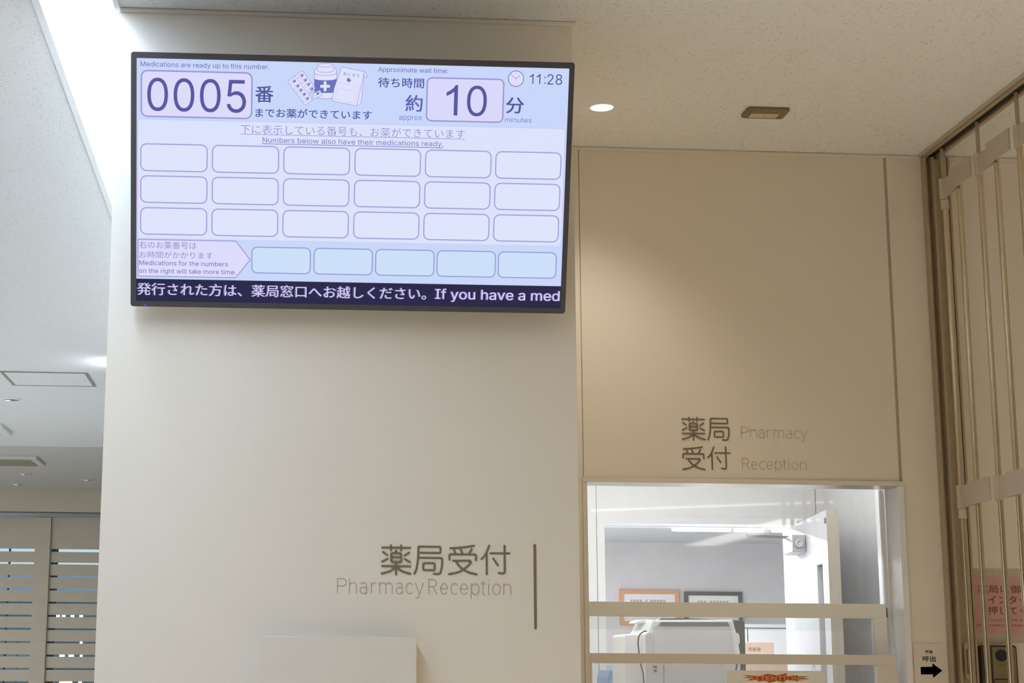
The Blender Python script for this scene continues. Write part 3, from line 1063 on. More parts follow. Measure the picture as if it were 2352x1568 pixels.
sg = thing('wall_sign', 'large olive kanji with pale lettering and a vertical bar below the display', 'sign', P(1050, 1330, PB))
for ch in '薬局受付':
    a, b, c, d = KAN[ch][0]
    kanji(ch, *zs(a, b), *zs(c, d), PB, 4.8, M['ink'], sg)
sp1 = [(645, 712), (728, 782), (803, 853), (880, 918), (937, 1030), (1052, 1100), (1120, 1170), (1185, 1245)]
sp2 = [(1278, 1340), (1360, 1412), (1430, 1480), (1497, 1552), (1572, 1632), (1640, 1675), (1692, 1698), (1720, 1780), (1797, 1852)]
word('Pharmacy', [(560 + a / 3.0154, 560 + b / 3.0154) for a, b in sp1], 1200 + 487 / 3.0154, 33, PB, 1.9, M['ink2'], sg)
word('Reception', [(560 + a / 3.0154, 560 + b / 3.0154) for a, b in sp2], 1200 + 494 / 3.0154, 33, PB, 1.9, M['ink2'], sg)
b0, b1 = P(*zs(2015, 157), PB), P(*zs(2020, 730), PB)
flat_stroke(mb := MB(), [((b0.x + b1.x) / 2, b0.z), ((b0.x + b1.x) / 2, b1.z)], 6.2 * PB / F, lambda x, y: (x, PB - 0.0014, y), (0, 0.0012, 0))
obj('divider_bar', mb, M['ink'], sg)


def z2(x, y):
    return 1500 + x / 5.6, 920 + y / 5.6


sg = thing('wall_sign', 'smaller brown kanji in two rows above the reception window', 'sign', P(1700, 1020, WB))
for ch, (a, b, c, d) in (('薬', (366, 205, 670, 511)), ('局', (692, 218, 985, 511)), ('受', (372, 583, 670, 889)), ('付', (697, 585, 995, 889))):
    kanji(ch, *z2(a, b), *z2(c, d), WB, 3.6, M['ink'], sg)
word('Pharmacy', [(1500 + a / 5.6, 1500 + b / 5.6) for a, b in [(1130, 1225), (1247, 1333), (1355, 1433), (1462, 1520), (1545, 1682), (1707, 1783), (1807, 1885), (1897, 1980)]], 920 + 472 / 5.6, 25.6, WB, 1.7, M['ink3'], sg)
word('Reception', [(1500 + a / 5.6, 1500 + b / 5.6) for a, b in [(1142, 1240), (1262, 1340), (1365, 1440), (1460, 1540), (1568, 1652), (1665, 1712), (1744, 1750), (1780, 1865), (1890, 1972)]], 920 + 879 / 5.6, 25.6, WB, 1.7, M['ink3'], sg)

# ---------------------------------------------------------------- box on the wall under the lettering
Yb = PB - 0.055
a, b = P(594.5, 1459.4, Yb), P(957, 1464.5, Yb)
bz = (a.z + b.z) / 2
t = thing('wall_box', 'plain cream wall-mounted box on the display wall under the large lettering', 'box', ((a.x + b.x) / 2, PB - 0.03, bz - 0.55))
obj('body', MB().box((a.x + 0.001, Yb + 0.004, bz - 0.56), (b.x - 0.001, PB - 0.0005, bz - 0.001)), M['trim'], t, bevel=0.002)
obj('front_panel', MB().box((a.x, Yb, bz - 0.55), (b.x, Yb + 0.0035, bz)), M['trim'], t, bevel=0.001)

# ---------------------------------------------------------------- reception window
win = struct_empty('window_1', (1.5, WB, WZ0))
fx0, fx1 = 0.9805, 2.0335
FT = 0.0145
yA, yB = WB - 0.007, WB + 0.115
obj('frame_head', MB().box((fx0, yA, WZ1 - FT), (fx1, yB, WZ1 + 0.001)), M['alu'], win, bevel=0.001)
obj('frame_jamb', MB().box((fx0, yA, WZ0), (fx0 + FT, yB, WZ1 - FT)), M['trim'], win, bevel=0.001)
obj('frame_jamb', MB().box((2.0135, yA, WZ0), (fx1, yB, WZ1 - FT)), M['white'], win, bevel=0.001)
obj('frame_sill', MB().box((fx0 - 0.02, yA - 0.22, WZ0 - 0.04), (fx1 + 0.02, yB + 0.3, WZ0 - 0.0005)), M['white'], win, bevel=0.003)
obj('face_strip', MB().box((fx0, yA - 0.002, WZ1 - FT + 0.001), (fx1, yA - 0.0002, WZ1)), M['trim'], win)
ox0, ox1, oz1 = fx0 + FT, 2.0135, WZ1 - FT
# upper pane with a slim stile at its right end
obj('side_stile', MB().box((2.000, 5.4075, WZ0), (2.0133, 5.456, oz1 - 0.0005)), M['white'], win)
obj('upper_glass', MB().box((ox0, 5.420, 1.70), (1.9995, 5.424, oz1 + 0.03)), M['glass'], win)
# rear sash
def sash(x0, x1, ztop, rail, stile, y0, y1, m):
    s = obj('sash', MB().box((x0, y0, ztop - rail), (x1, y1, ztop)), m, win, bevel=0.001)
    def sub(name, mb, mm):
        o = obj(name, mb, mm, s)
        return o
    sub('stile', MB().box((x1 - stile, y0, WZ0), (x1, y1, ztop - rail)), m)
    sub('stile', MB().box((x0 - 0.01, y0, WZ0), (x0, y1, ztop)), m)
    sub('pane', MB().box((x0, (y0 + y1) / 2 - 0.002, WZ0), (x1 - stile, (y0 + y1) / 2 + 0.002, ztop - rail)), M['glass2'])
    sub('pane_edge', MB().box((x1 - stile - 0.008, y0 + 0.001, WZ0), (x1 - stile - 0.0003, y0 + 0.004, ztop - rail - 0.002)), M['white'])
    return s
sash(ox0 + 0.0105, 1.993, P(1690, 1384, 5.395)[2], 0.0465, 0.042, 5.385, 5.407, mat('sash_paint', (242, 240, 232), 0.5, 0, 0.02))
zb2 = P(1700, 1501.5, 5.305)[2]
s2 = sash(ox0 + 0.0105, 1.988, zb2, 0.0315, 0.062, 5.305, 5.328, M['trim'])
obj('lock', MB().box((1.9935, 5.388, 1.745), (1.998, 5.400, 1.775)), M['darkgrey'], win)
# ATTENTION notice hung on the front sash
YN = 5.302
n0, n1 = P(1668, 1539, YN), P(1896, 1540, YN)
t = thing('paper_notice', 'white paper notice with a red burst hung on the lower window glass', 'notice', ((n0.x + n1.x) / 2, YN, n0.z - 0.2))
obj('backing_sheet', MB().box((n0.x, YN, n0.z - 0.22), (n1.x, YN + 0.0012, n0.z)), mat('clear_sleeve', (240, 238, 230), 0.3, 0, 0.02), t)
s0, s1 = P(1703, 1541, YN), P(1862, 1541, YN)
obj('sheet', MB().box((s0.x, YN - 0.0008, n0.z - 0.215), (s1.x, YN - 0.0002, n0.z - 0.003)), mat('notice_paper', (244, 238, 228), 0.6, 0, 0.02), t)


def z4(x, y):
    return 1680 + x / 5.345, 1330 + y / 5.345


bp_ = [(130, 1168), (240, 1180), (345, 1185), (440, 1160), (560, 1178), (688, 1150), (665, 1185), (800, 1180), (850, 1200), (960, 1188), (860, 1208), (970, 1228), (830, 1225), (820, 1250), (700, 1225), (640, 1262), (560, 1245), (465, 1270), (420, 1245), (320, 1252), (330, 1230), (180, 1245), (270, 1215), (130, 1205), (230, 1195)]
b3 = [P(*z4(*p), YN - 0.0012) for p in bp_]
c3 = P(*z4(520, 1212), YN - 0.0012)
mb = MB()
for i in range(len(b3)):
    mb.face([c3, b3[(i + 1) % len(b3)], b3[i]])
obj('burst', mb, mat('notice_red', (206, 74, 52), 0.6, 0, 0.03), t)


def wtext(s, x0, ytop, ybot, x1, Y, m, parent, mode='box', off=0.0, name='lettering', sl=0.0085):
    a, b = P(x0, ytop, Y), P(x0, ybot, Y)
    c = P(x1, ybot + sl * (x1 - x0), Y)
    v, f = text_fit(s, b.x, b.z, c.x, a.z, mode, off)
    return obj(name, MB().add([(p[0], Y, p[1]) for p in v], f), m, parent)


wtext('ATTENTION!', *[z4(205, 1182)[0], z4(205, 1180)[1], z4(205, 1242)[1], z4(868, 1200)[0]], YN - 0.0018, mat('notice_yellow', (226, 164, 96), 0.6, 0, 0.02), t, 'box', 0.02)

# ---------------------------------------------------------------- rooms behind the window
RC1, RC2 = 2.72, 2.50
Y1, Y2 = 7.0, 12.8
obj('ceiling_pharmacy', MB().box((PL + 0.12, WB + 0.11, RC1), (2.45, Y1, RC1 + 0.05)), M['white'], kind='structure')
obj('ceiling_pharmacy_rear', MB().box((-0.3, Y1 + 0.1, RC2), (4.5, Y2, RC2 + 0.05)), mat('rear_ceiling', (205, 206, 208), 0.8), kind='structure')
obj('wall_pharmacy_right', MB().box((2.34, WB + 0.11, 0), (2.45, Y1, RC1)), M['white'], kind='structure')
dx0, dx1, dz1 = 1.387, 2.19, 2.172
wp = struct_empty('wall_partition', (1.5, Y1, 0))
sj = P(1873, 1150, Y1).x
for a, b in (((PL + 0.12, 0), (1.3548, RC1)), ((1.357, dz1 + 0.02), (sj - 0.002, RC1)), ((sj + 0.002, 0), (2.34, RC1))):
    obj('panel', MB().box((a[0], Y1, a[1]), (b[0], Y1 + 0.1, b[1])), M['white'], wp, bevel=0.001)
obj('core', MB().box((1.30, Y1 + 0.003, 0), (dx0 - 0.001, Y1 + 0.09, RC1)).box((dx1 + 0.001, Y1 + 0.003, 0), (2.33, Y1 + 0.09, RC1)), M['groove'], wp)
obj('door_frame', MB().box((dx0 - 0.031, Y1 - 0.012, 0), (dx0, Y1 + 0.112, dz1)).box((dx1, Y1 - 0.012, 0), (dx1 + 0.026, Y1 + 0.112, dz1)).box((dx0 - 0.031, Y1 - 0.012, dz1), (dx1 + 0.026, Y1 + 0.112, dz1 + 0.026)), M['white'], wp, bevel=0.001)
obj('wall_pharmacy_rear', MB().box((-0.3, Y2, 0), (4.5, Y2 + 0.1, RC2)), mat('rear_wall', (212, 206, 206), 0.7), kind='structure')
obj('wall_pharmacy_rear_left', MB().box((-0.4, Y1 + 0.1, 0), (-0.3, Y2, RC2)), M['white'], kind='structure')
obj('wall_pharmacy_rear_right', MB().box((4.5, Y1 + 0.1, 0), (4.6, Y2, RC2)), M['white'], kind='structure')
obj('wall_pharmacy_divider', MB().box((2.34, Y1, 0), (4.6, Y1 + 0.1, RC1)), M['white'], kind='structure')

t = thing('bounce_counter', 'added unseen white worktop bouncing light up behind the reception window', 'counter', (1.0, 5.85, 0))  # added out of view to bounce light up onto jamb and walls
obj('worktop', MB().box((PL + 0.13, 5.72, 0.96), (2.335, 6.20, 0.99)), M['white'], t, bevel=0.003)
for x_ in (PL + 0.15, 1.0, 2.29):
    obj('side_panel', MB().box((x_, 5.75, 0.001), (x_ + 0.03, 6.17, 0.9597)), M['white'], t)

# open door with closer and glass slit; hinge at the right end of the opening
hp = Vector((dx1 - 0.004, Y1 - 0.02, 0))
fe = Vector((P(1898, 1165, 6.16).x, 6.16, 0))
dr = (fe - hp).normalized()
dn = Vector((-dr.y, dr.x, 0))
if dn.x > 0:
    dn = -dn          # towards -x, the side the camera sees
dL = (fe - hp).length


def D(s, n, z):
    q = hp + dr * s - dn * 0.0 + dn * n
    return (q.x, q.y, z)


door = struct_empty('door_1', hp)


def dbox(name, s0, s1, n0, n1, z0, z1, m, parent, bevel=0.0):
    v = [D(s, n_, z) for z in (z0, z1) for s, n_ in ((s0, n0), (s1, n0), (s1, n1), (s0, n1))]
    mb = MB().add(v, [(0, 3, 2, 1), (4, 5, 6, 7), (0, 1, 5, 4), (1, 2, 6, 5), (2, 3, 7, 6), (3, 0, 4, 7)])
    return obj(name, mb, m, parent, bevel=bevel)


dz0, dzt = 0.01, 2.165
g0, g1 = 0.58, 0.70
gz1 = 1.97
leafm = mat('door_paint', (214, 213, 220), 0.45, 0, 0.01)
lf = dbox('leaf', 0, g0, -0.040, 0, dz0, dzt, leafm, door)
dbox('leaf_stile', g1, dL, -0.040, 0, dz0, dzt, leafm, door)
dbox('leaf_rail', g0, g1, -0.040, 0, gz1, dzt, leafm, door)
dbox('leaf_rail', g0, g1, -0.040, 0, dz0, 0.75, leafm, door)
dbox('glass_slit', g0, g1, -0.026, -0.020, 0.75, gz1, mat('smoked_glass', (110, 118, 112), 0.15, 0, 0.02), door)
dbox('edge_strip', dL, dL + 0.003, -0.042, 0.002, dz0, dzt, M['alu'], door)
cl = dbox('door_closer', 0.12, 0.36, 0.001, 0.055, 2.035, 2.105, mat('closer_grey', (186, 186, 188), 0.4, 0.2, 0.02), door, 0.004)
cpt = D(0.362, 0.028, 2.07)
obj('closer_cap', MB().lathe((cpt[0], cpt[1] - 0.003, cpt[2]), [(0.018, 0), (0.018, -0.004), (0.010, -0.006), (0.010, -0.003), (0, -0.003)], 20, axis=1), M['grey'], cl)
obj('closer_arm', MB().tube([D(0.16, 0.03, 2.108), D(0.10, 0.20, 2.118), (dx1 - 0.20, Y1 - 0.015, 2.125)], 0.006, 8), M['midgrey'], cl)
sc_ = D(0.80, 0.0015, 2.135)
dbox('door_catch', 0.79, 0.815, 0.0003, 0.004, 2.115, 2.135, M['midgrey'], door)
stk = MB()
rr = 0.024
for k in range(14):
    a = 2 * math.pi * k / 14
    cs, cz = 0.42 + rr * 1.6 * math.cos(a), 1.565 + rr * math.sin(a)
    stk.face([D(cs + 0.005 * p, 0.0006, cz + 0.0035 * q) for p, q in ((-1, -1), (1, -1), (1, 1), (-1, 1))])
obj('round_sticker', stk, M['midgrey'], door)

# line lamp on the rear ceiling: a channel with three tubes
YL = 11.3
l0, l1 = P(1543, 1219, YL), P(1818, 1222, YL)
zl = P(1680, 1217, YL).z
t = thing('line_lamp', 'slim fluorescent line lamp under the ceiling of the rear pharmacy room', 'lamp', ((l0.x + l1.x) / 2, YL, zl))
obj('channel', MB().box((l0.x - 0.55, YL - 0.05, zl + 0.012), (l1.x + 0.05, YL + 0.05, zl + 0.030)), M['lamp_white'], t)
for xx_ in (l0.x - 0.3, (l0.x + l1.x) / 2, l1.x - 0.1):
    obj('hanger', MB().box((xx_ - 0.03, YL - 0.02, zl + 0.0302), (xx_ + 0.03, YL + 0.02, RC2 + 0.001)), M['lamp_white'], t)
tubem = mat('tube_glow', (255, 255, 255), 0.4, 0, 0, emit=4.5, ecol=(245, 252, 255))
for a, b in ((1543, 1678), (1685, 1753), (1772, 1816)):
    x0, x1 = P(a, 1219, YL).x, P(b, 1221, YL).x
    obj('tube', MB().tube([(x0, YL, zl - 0.002), (x0 + 0.01, YL, zl - 0.002), (x1 - 0.01, YL, zl - 0.002), (x1, YL, zl - 0.002)], [0.006, 0.011, 0.011, 0.006], 10), tubem, t)
    obj('socket', MB().box((x1 + 0.001, YL - 0.014, zl - 0.012), (x1 + 0.012, YL + 0.014, zl + 0.012)), M['grey'], t)
q = P(1740, 1240, 10.6)
t = tag(obj('closer_arm_wedge', MB().prism([(q.x - 0.12, 10.6, RC2), (q.x + 0.05, 10.6, RC2), (q.x + 0.05, 10.6, RC2 - 0.045), (q.x, 10.6, RC2 - 0.045)], (0, 0.08, 0)), M['midgrey']), 'small grey wedge for the door closer arm, set on the rear pharmacy ceiling by the lamp', 'door_arm')  # stands for the arm of the door closer, set on the rear ceiling

# framed certificates
def zc(x, y):
    return 1310 + x / 5.6, 1330 + y / 5.6


def certificate(label, px0, px1, ptop, hgt, m, rowsets):
    yy = Y2 - 0.03
    a, b = P(*zc(px0, ptop), yy), P(*zc(px1, ptop), yy)
    t = thing('picture_frame', label, 'picture frame', ((a.x + b.x) / 2, yy, a.z - hgt), 'framed certificates on the rear wall')
    th = 0.028
    x0, x1, z1, z0 = a.x, b.x, a.z, a.z - hgt
    obj('frame', MB().box((x0, yy, z0), (x0 + th, Y2 - 0.001, z1)).box((x1 - th, yy, z0), (x1, Y2 - 0.001, z1)).box((x0 + th, yy, z1 - th), (x1 - th, Y2 - 0.001, z1)).box((x0 + th, yy, z0), (x1 - th, Y2 - 0.001, z0 + th)), m, t)
    obj('paper', MB().box((x0 + th, yy + 0.012, z0 + th), (x1 - th, yy + 0.016, z1 - th)), mat('certificate_paper', (232, 226, 224), 0.6, 0, 0.02), t)
    for (u0_, u1_), zz in rowsets:
        k0, k1 = P(*zc(u0_, 270), yy).x, P(*zc(u1_, 270), yy).x
        n_ = max(2, int((k1 - k0) / 0.022))
        mb = MB()
        for k in range(n_):
            xx = k0 + (k1 - k0) * k / n_
            mb.box((xx, yy + 0.0105, z1 - zz), (xx + (k1 - k0) / n_ * 0.72, yy + 0.0115, z1 - zz + 0.018))
        obj('print_row', mb, mat('faint_print', (176, 170, 172), 0.7), t)


certificate('orange wooden picture frame with certificate on the rear pharmacy wall', 636, 1394, 138, 0.265, mat('orange_wood', (214, 158, 122), 0.5, 0, 0.06, 20), [((775, 935), 0.088), ((970, 1000), 0.088), ((1030, 1240), 0.088), ((740, 1290), 0.16), ((740, 1200), 0.20)])
certificate('dark grey picture frame with certificate, right of the orange one', 1470, 2208, 158, 0.245, mat('dark_frame', (104, 102, 98), 0.5, 0, 0.04, 20), [((1640, 1760), 0.085), ((1800, 2050), 0.085), ((1640, 2060), 0.16)])

# machine on a table
YM = 6.30
tabz = 1.18
def cab(name, label, cat, x0, x1, y0, y1, z0, z1, doors, m):
    t = thing(name, label, cat, ((x0 + x1) / 2, (y0 + y1) / 2, z0))
    obj('body', MB().box((x0, y0 + 0.02, z0), (x1, y1, z1 - 0.022)), m, t, bevel=0.002)
    obj('top', MB().box((x0 - 0.006, y0 - 0.004, z1 - 0.022), (x1 + 0.006, y1 + 0.004, z1)), m, t, bevel=0.002)
    for k in range(doors):
        a = x0 + (x1 - x0) * k / doors + 0.004
        b = x0 + (x1 - x0) * (k + 1) / doors - 0.004
        d = obj('door', MB().box((a, y0, z0 + 0.03), (b, y0 + 0.0195, z1 - 0.03)), m, t, bevel=0.001)
        obj('handle', MB().box((b - 0.05, y0 - 0.014, (z0 + z1) / 2 - 0.06), (b - 0.038, y0 - 0.0003, (z0 + z1) / 2 + 0.06)), M['alu'], d)
    return t


m0 = P(*zc(683, 1333), YM).x
m1 = P(*zc(2250, 1333), YM).x
cab('side_cabinet', 'white cabinet standing under the grey machine behind the reception window', 'cabinet', 1.30, 2.02, 6.24, 6.86, 0, tabz, 2, M['white'])
t = thing('dispensing_machine', 'pale grey and white table machine behind the lower window glass', 'machine', ((m0 + m1) / 2, YM + 0.15, tabz))


def mpoly(pts, Y, zmin=None):
    o = []
    for p in pts:
        q = P(*zc(*p), Y)
        if p[1] >= 1390:
            q.z = tabz + 0.002
        o.append(q)
    return o


body = [(1062, 522), (2092, 518), (2150, 740), (2187, 950), (2195, 1400), (965, 1400), (962, 705), (1000, 660)]
obj('body', MB().prism(mpoly(body, YM), (0, 0.30, 0)), M['white'], t, bevel=0.006)
obj('front_panel', MB().prism(mpoly([(1145, 546), (2036, 546), (2066, 600), (2112, 940), (2116, 1060), (1085, 1060), (1080, 610)], YM - 0.006), (0, 0.0055, 0)), M['grey'], t, bevel=0.002)
obj('slot', MB().prism(mpoly([(1168, 548), (2020, 548), (2050, 600), (1143, 600)], YM - 0.0075), (0, 0.0014, 0)), M['midgrey'], t)
obj('control_panel', MB().prism(mpoly([(972, 1085), (1196, 1085), (1196, 1400), (972, 1400)], YM - 0.006), (0, 0.0055, 0)), M['grey'], t, bevel=0.001)
obj('lower_panel', MB().prism(mpoly([(1206, 1085), (1985, 1085), (1985, 1400), (1206, 1400)], YM - 0.006), (0, 0.0055, 0)), M['grey'], t, bevel=0.001)
for x0, x1, y0, y1 in ((1065, 1116, 1115, 1132), (1078, 1108, 1165, 1185)):
    obj('button', MB().prism(mpoly([(x0, y0), (x1, y0), (x1, y1), (x0, y1)], YM - 0.008), (0, 0.0018, 0)), M['darkgrey'], t)
wing = [(683, 740), (690, 718), (712, 706), (940, 690), (962, 700), (962, 1400), (683, 1400)]
obj('side_unit', MB().prism(mpoly(wing, YM + 0.03), (0, 0.22, 0)), M['white'], t, bevel=0.006)
obj('side_cover', MB().prism(mpoly([(972, 720), (1000, 690), (1048, 690), (1052, 1060), (972, 1060)], YM - 0.004), (0, 0.0035, 0)), M['grey'], t)
obj('side_knob', MB().prism(mpoly([(2135, 690), (2160, 690), (2178, 730), (2184, 820), (2160, 840)], YM + 0.02), (0, 0.06, 0)), M['white'], t, bevel=0.003)
obj('lid', MB().prism(mpoly([(825, 565), (850, 538), (895, 520), (960, 514), (1040, 518), (1058, 530), (1056, 562)], YM + 0.12), (0, 0.12, 0)), M['white'], t, bevel=0.004)
obj('lid_hinge', MB().prism(mpoly([(1010, 545), (1056, 545), (1056, 720), (1010, 720)], YM + 0.13), (0, 0.05, 0)), M['white'], t)
obj('cable', MB().tube([P(*zc(*p), YM - 0.008) for p in [(985, 662), (940, 672), (900, 700), (876, 750), (870, 810), (876, 880), (890, 1000), (910, 1110), (938, 1210), (946, 1330)]], 0.0026, 8), M['darkgrey'], t)
obj('cable', MB().tube([P(*zc(*p), YM - 0.010) for p in [(2146, 1070), (2144, 1100), (2138, 1130), (2128, 1180), (2126, 1330)]], 0.003, 8), M['darkgrey'], t)
t = thing('monitor', 'dark grey monitor standing close behind the pale table machine', 'monitor', (P(1640, 1500, 6.68).x, 6.68, tabz))
obj('casing', MB().prism(mpoly([(1128, 520), (1165, 500), (1525, 500), (2225, 532), (2245, 552), (2262, 1180), (1128, 1180)], 6.68), (0, 0.04, 0)), M['darkgrey'], t, bevel=0.004)
xx = P(1640, 1500, 6.70).x
obj('stand', MB().box((xx - 0.04, 6.685, tabz + 0.015), (xx + 0.04, 6.715, P(1640, 1535, 6.70).z)), M['darkgrey'], t)
obj('foot', MB().box((xx - 0.12, 6.64, tabz + 0.001), (xx + 0.12, 6.80, tabz + 0.015)), M['darkgrey'], t)


def folder(label, x0, x1, ptop, Y, m, m2):
    a, b = P(*zc(x0, ptop), Y), P(*zc(x1, ptop), Y)
    t = thing('file_box', label, 'file box', ((a.x + b.x) / 2, Y, tabz), 'file boxes beside the machine')
    z1 = a.z
    obj('box', MB().prism([(a.x, Y, tabz + 0.001), (b.x, Y, tabz + 0.001), (b.x, Y, z1), (a.x + (b.x - a.x) * 0.3, Y, z1), (a.x, Y, z1 - 0.03)], (0, 0.22, 0)), m, t)
    obj('label', MB().prism([(a.x + (b.x - a.x) * 0.2, Y - 0.001, z1 - 0.16), (b.x - 0.004, Y - 0.001, z1 - 0.16), (b.x - 0.004, Y - 0.001, z1 - 0.09), (a.x + (b.x - a.x) * 0.45, Y - 0.001, z1 - 0.035)], (0, 0.0008, 0)), m2, t)


folder('blue file box with a white corner, left of the pale machine', 478, 572, 1172, 6.60, mat('blue_card', (158, 188, 228), 0.6, 0, 0.03), M['white'])
folder('light cyan file box squeezed between blue file box and machine', 590, 684, 1108, 6.60, mat('cyan_card', (180, 226, 236), 0.6, 0, 0.03), mat('cyan_dark', (120, 180, 196), 0.6, 0, 0.03))
# rear: cabinet and cartons
YC = 10.6
c0, c1 = P(*z4(170, 548), YC), P(*z4(792, 548), YC)
cab('tall_cabinet', 'white cupboard at the back of the rear pharmacy room behind the cartons', 'cabinet', c0.x - 0.3, c1.x, YC, YC + 0.45, 0, c0.z, 2, M['grey'])
YK = 9.5
k0, k1 = P(*z4(175, 768), YK), P(*z4(518, 768), YK)
j1 = P(*z4(808, 1000), YK)
lowz = 1.20
cab('low_cabinet', 'white low cupboard carrying the cardboard cartons in the rear room', 'cabinet', k0.x - 0.2, j1.x + 0.05, YK - 0.03, YK + 0.42, 0, lowz, 2, M['white'])


def carton(label, x0, x1, z0, z1, m, rows_):
    t = thing('cardboard_box', label, 'box', ((x0 + x1) / 2, YK + 0.15, z0), 'cardboard cartons in the rear room')
    obj('carton', MB().box((x0, YK, z0 + 0.001), (x1, YK + 0.3, z1)), m, t, bevel=0.003)
    obj('tape', MB().box((x0 - 0.0005, YK + 0.12, z1 + 0.0002), (x1 + 0.0005, YK + 0.18, z1 + 0.001)), M['trim'], t)
    for (a, b, zt) in rows_:
        mb = MB()
        n_ = max(2, int((b - a) * (x1 - x0) / 0.02))
        for k in range(n_):
            xx = x0 + (x1 - x0) * (a + (b - a) * k / n_)
            mb.box((xx, YK - 0.001, z0 + (z1 - z0) * zt), (xx + (x1 - x0) * (b - a) / n_ * 0.7, YK - 0.0002, z0 + (z1 - z0) * zt + 0.018))
        obj('print_row', mb, mat('carton_print', (150, 112, 92), 0.7), t)


zk2 = P(*z4(300, 1005), YK).z
card = mat('cardboard', (182, 158, 146), 0.75, 0, 0.05, 12)
carton('wide tan cardboard carton on the low cupboard, lower of the two', k0.x - 0.05, j1.x, lowz, zk2, mat('cardboard_tan', (178, 152, 134), 0.75, 0, 0.05, 12), [(0.30, 0.50, 0.80), (0.30, 0.62, 0.62)])
carton('pinkish cardboard carton stacked on top of the wide tan one', k0.x - 0.05, k1.x, zk2, k0.z, card, [(0.30, 0.66, 0.55), (0.30, 0.8, 0.2)])

# ---------------------------------------------------------------- folding gate
GX = 2.181
g = thing('folding_gate', 'concertina gate of steel rods with cream link plates under its ceiling track', 'gate', (GX, 4.6, 0))
GY0 = 3.6
obj('track', MB().box((2.151, GY0, CEIL - 0.012), (2.164, WB - 0.001, CEIL - 0.0005)).box((2.194, GY0, CEIL - 0.012), (2.208, WB - 0.001, CEIL - 0.0005)), M['bronze'], g)
obj('slot_shade_strip', MB().box((2.164, GY0, CEIL - 0.003), (2.194, WB - 0.001, CEIL - 0.0005)), M['black'], g)  # flat black strip, the shade inside the hollow track put into colour
obj('track_lip', MB().box((2.139, GY0, CEIL - 0.005), (2.1505, WB - 0.010, CEIL - 0.0005)), M['ivory'], g)
jp = obj('jamb_post', MB().box((2.151, WB - 0.032, 0), (2.158, WB - 0.001, 3.270)).box((2.158, WB - 0.010, 0), (2.238, WB - 0.001, 3.270)).box((2.230, WB - 0.032, 0), (2.238, WB - 0.010, 3.270)), M['bronze'], g, bevel=0.001)
obj('end_channel', MB().box((2.172, WB - 0.045, 0.02), (2.180, WB - 0.011, 3.268)).box((2.180, WB - 0.020, 0.02), (2.214, WB - 0.011, 3.268)).box((2.214, WB - 0.045, 0.02), (2.222, WB - 0.011, 3.268)), M['bronze'], g, bevel=0.001)
zl0 = P(2203, 1560, 5.24).z
lk = obj('lock_plate', MB().prism([(x, 5.244, z) for x, z in rrect(2.189, zl0, 2.206, zl0 + 0.115, 0.008)], (0, 0.005, 0)), M['bronze'], g)
obj('lock_slot', MB().prism([(x, 5.2425, z) for x, z in rrect(2.1935, zl0 + 0.015, 2.2015, zl0 + 0.095, 0.0039)], (0, 0.0014, 0)), M['darkgrey'], lk)
ysr = [5.19 - 0.1415 * k for k in range(11)]
lev = [(3.105, 3.170), (2.086, 2.156), (1.05, 1.12), (0.15, 0.22)]
for k, y in enumerate(ysr):
    off = 0.004 if k % 2 == 0 else -0.004
    ztop = 3.255 if k % 2 == 0 else 3.105
    obj('rod', MB().tube([(GX + off, y, 0.03), (GX + off, y, 3.16)], 0.0088, 14), M['steel'], g)
    if k % 2 == 0:
        obj('hanger', MB().tube([(GX + off, y, 3.16), (GX + off, y, 3.278)], 0.0062, 10), M['bronze'], g)
        for z0, z1 in lev:
            obj('sleeve', MB().tube([(GX + off - 0.003, y, z0 - 0.002), (GX + off - 0.003, y, z1 + 0.003)], 0.0125, 14), M['ivory'], g)
        if k == 0:
            for z0, z1 in lev:
                obj('collar', MB().tube([(GX + off, y, z0 - 0.034), (GX + off, y, z0 - 0.004)], 0.0135, 14), M['ivory'], g)
    if k + 1 < len(ysr):
        y2 = ysr[k + 1]
        for z0, z1 in lev:
            if k % 2 == 0:
                obj('link_plate', MB().box((GX - 0.002, y2 + 0.012, z0), (GX + 0.002, y - 0.010, z1)), M['ivory'], g)
            else:
                obj('link_plate', MB().box((GX - 0.022, y2 + 0.013, z0 - 0.001), (GX - 0.017, y + 0.034, z1 + 0.001)), M['ivory'], g)
                obj('plate_spacer', MB().tube([(GX - 0.017, y, (z0 + z1) / 2), (GX - 0.012, y, (z0 + z1) / 2)], 0.009, 10), M['ivory'], g)

# ---------------------------------------------------------------- signs and intercom on the back wall
def zd(x, y):      # crop 2050,1250 at 4.9305
    return 2050 + x / 4.9305, 1250 + y / 4.9305


t = thing('direction_sign', 'small white plate with black arrow left of the gate post', 'sign', (2.12, WB, 1.5))
a, b = P(*zd(228, 1118), WB), P(*zd(612, 1118), WB)
sx0, sx1, sz1 = a.x, b.x, a.z
obj('plate', MB().prism([(x, WB - 0.0030, z) for x, z in rrect(sx0, sz1 - 0.145, sx1, sz1, 0.008)], (0, 0.0025, 0)), mat('cream_plate', (228, 216, 202), 0.4, 0, 0.015), t)
YS = WB - 0.0034
wtext('薬局', *zd(368, 1198), zd(368, 1235)[1], zd(455, 1235)[0], YS, M['black'], t, 'box', 0.02)
wtext('呼出', *zd(342, 1262), zd(342, 1328)[1], zd(492, 1328)[0], YS, M['black'], t, 'box', 0.02)
ar = [P(*zd(*p), YS) for p in [(318, 1386), (452, 1384), (452, 1345), (565, 1427), (460, 1512), (458, 1471), (322, 1472)]]
obj('arrow', MB().face(ar[::-1]).face(ar), M['black'], t)

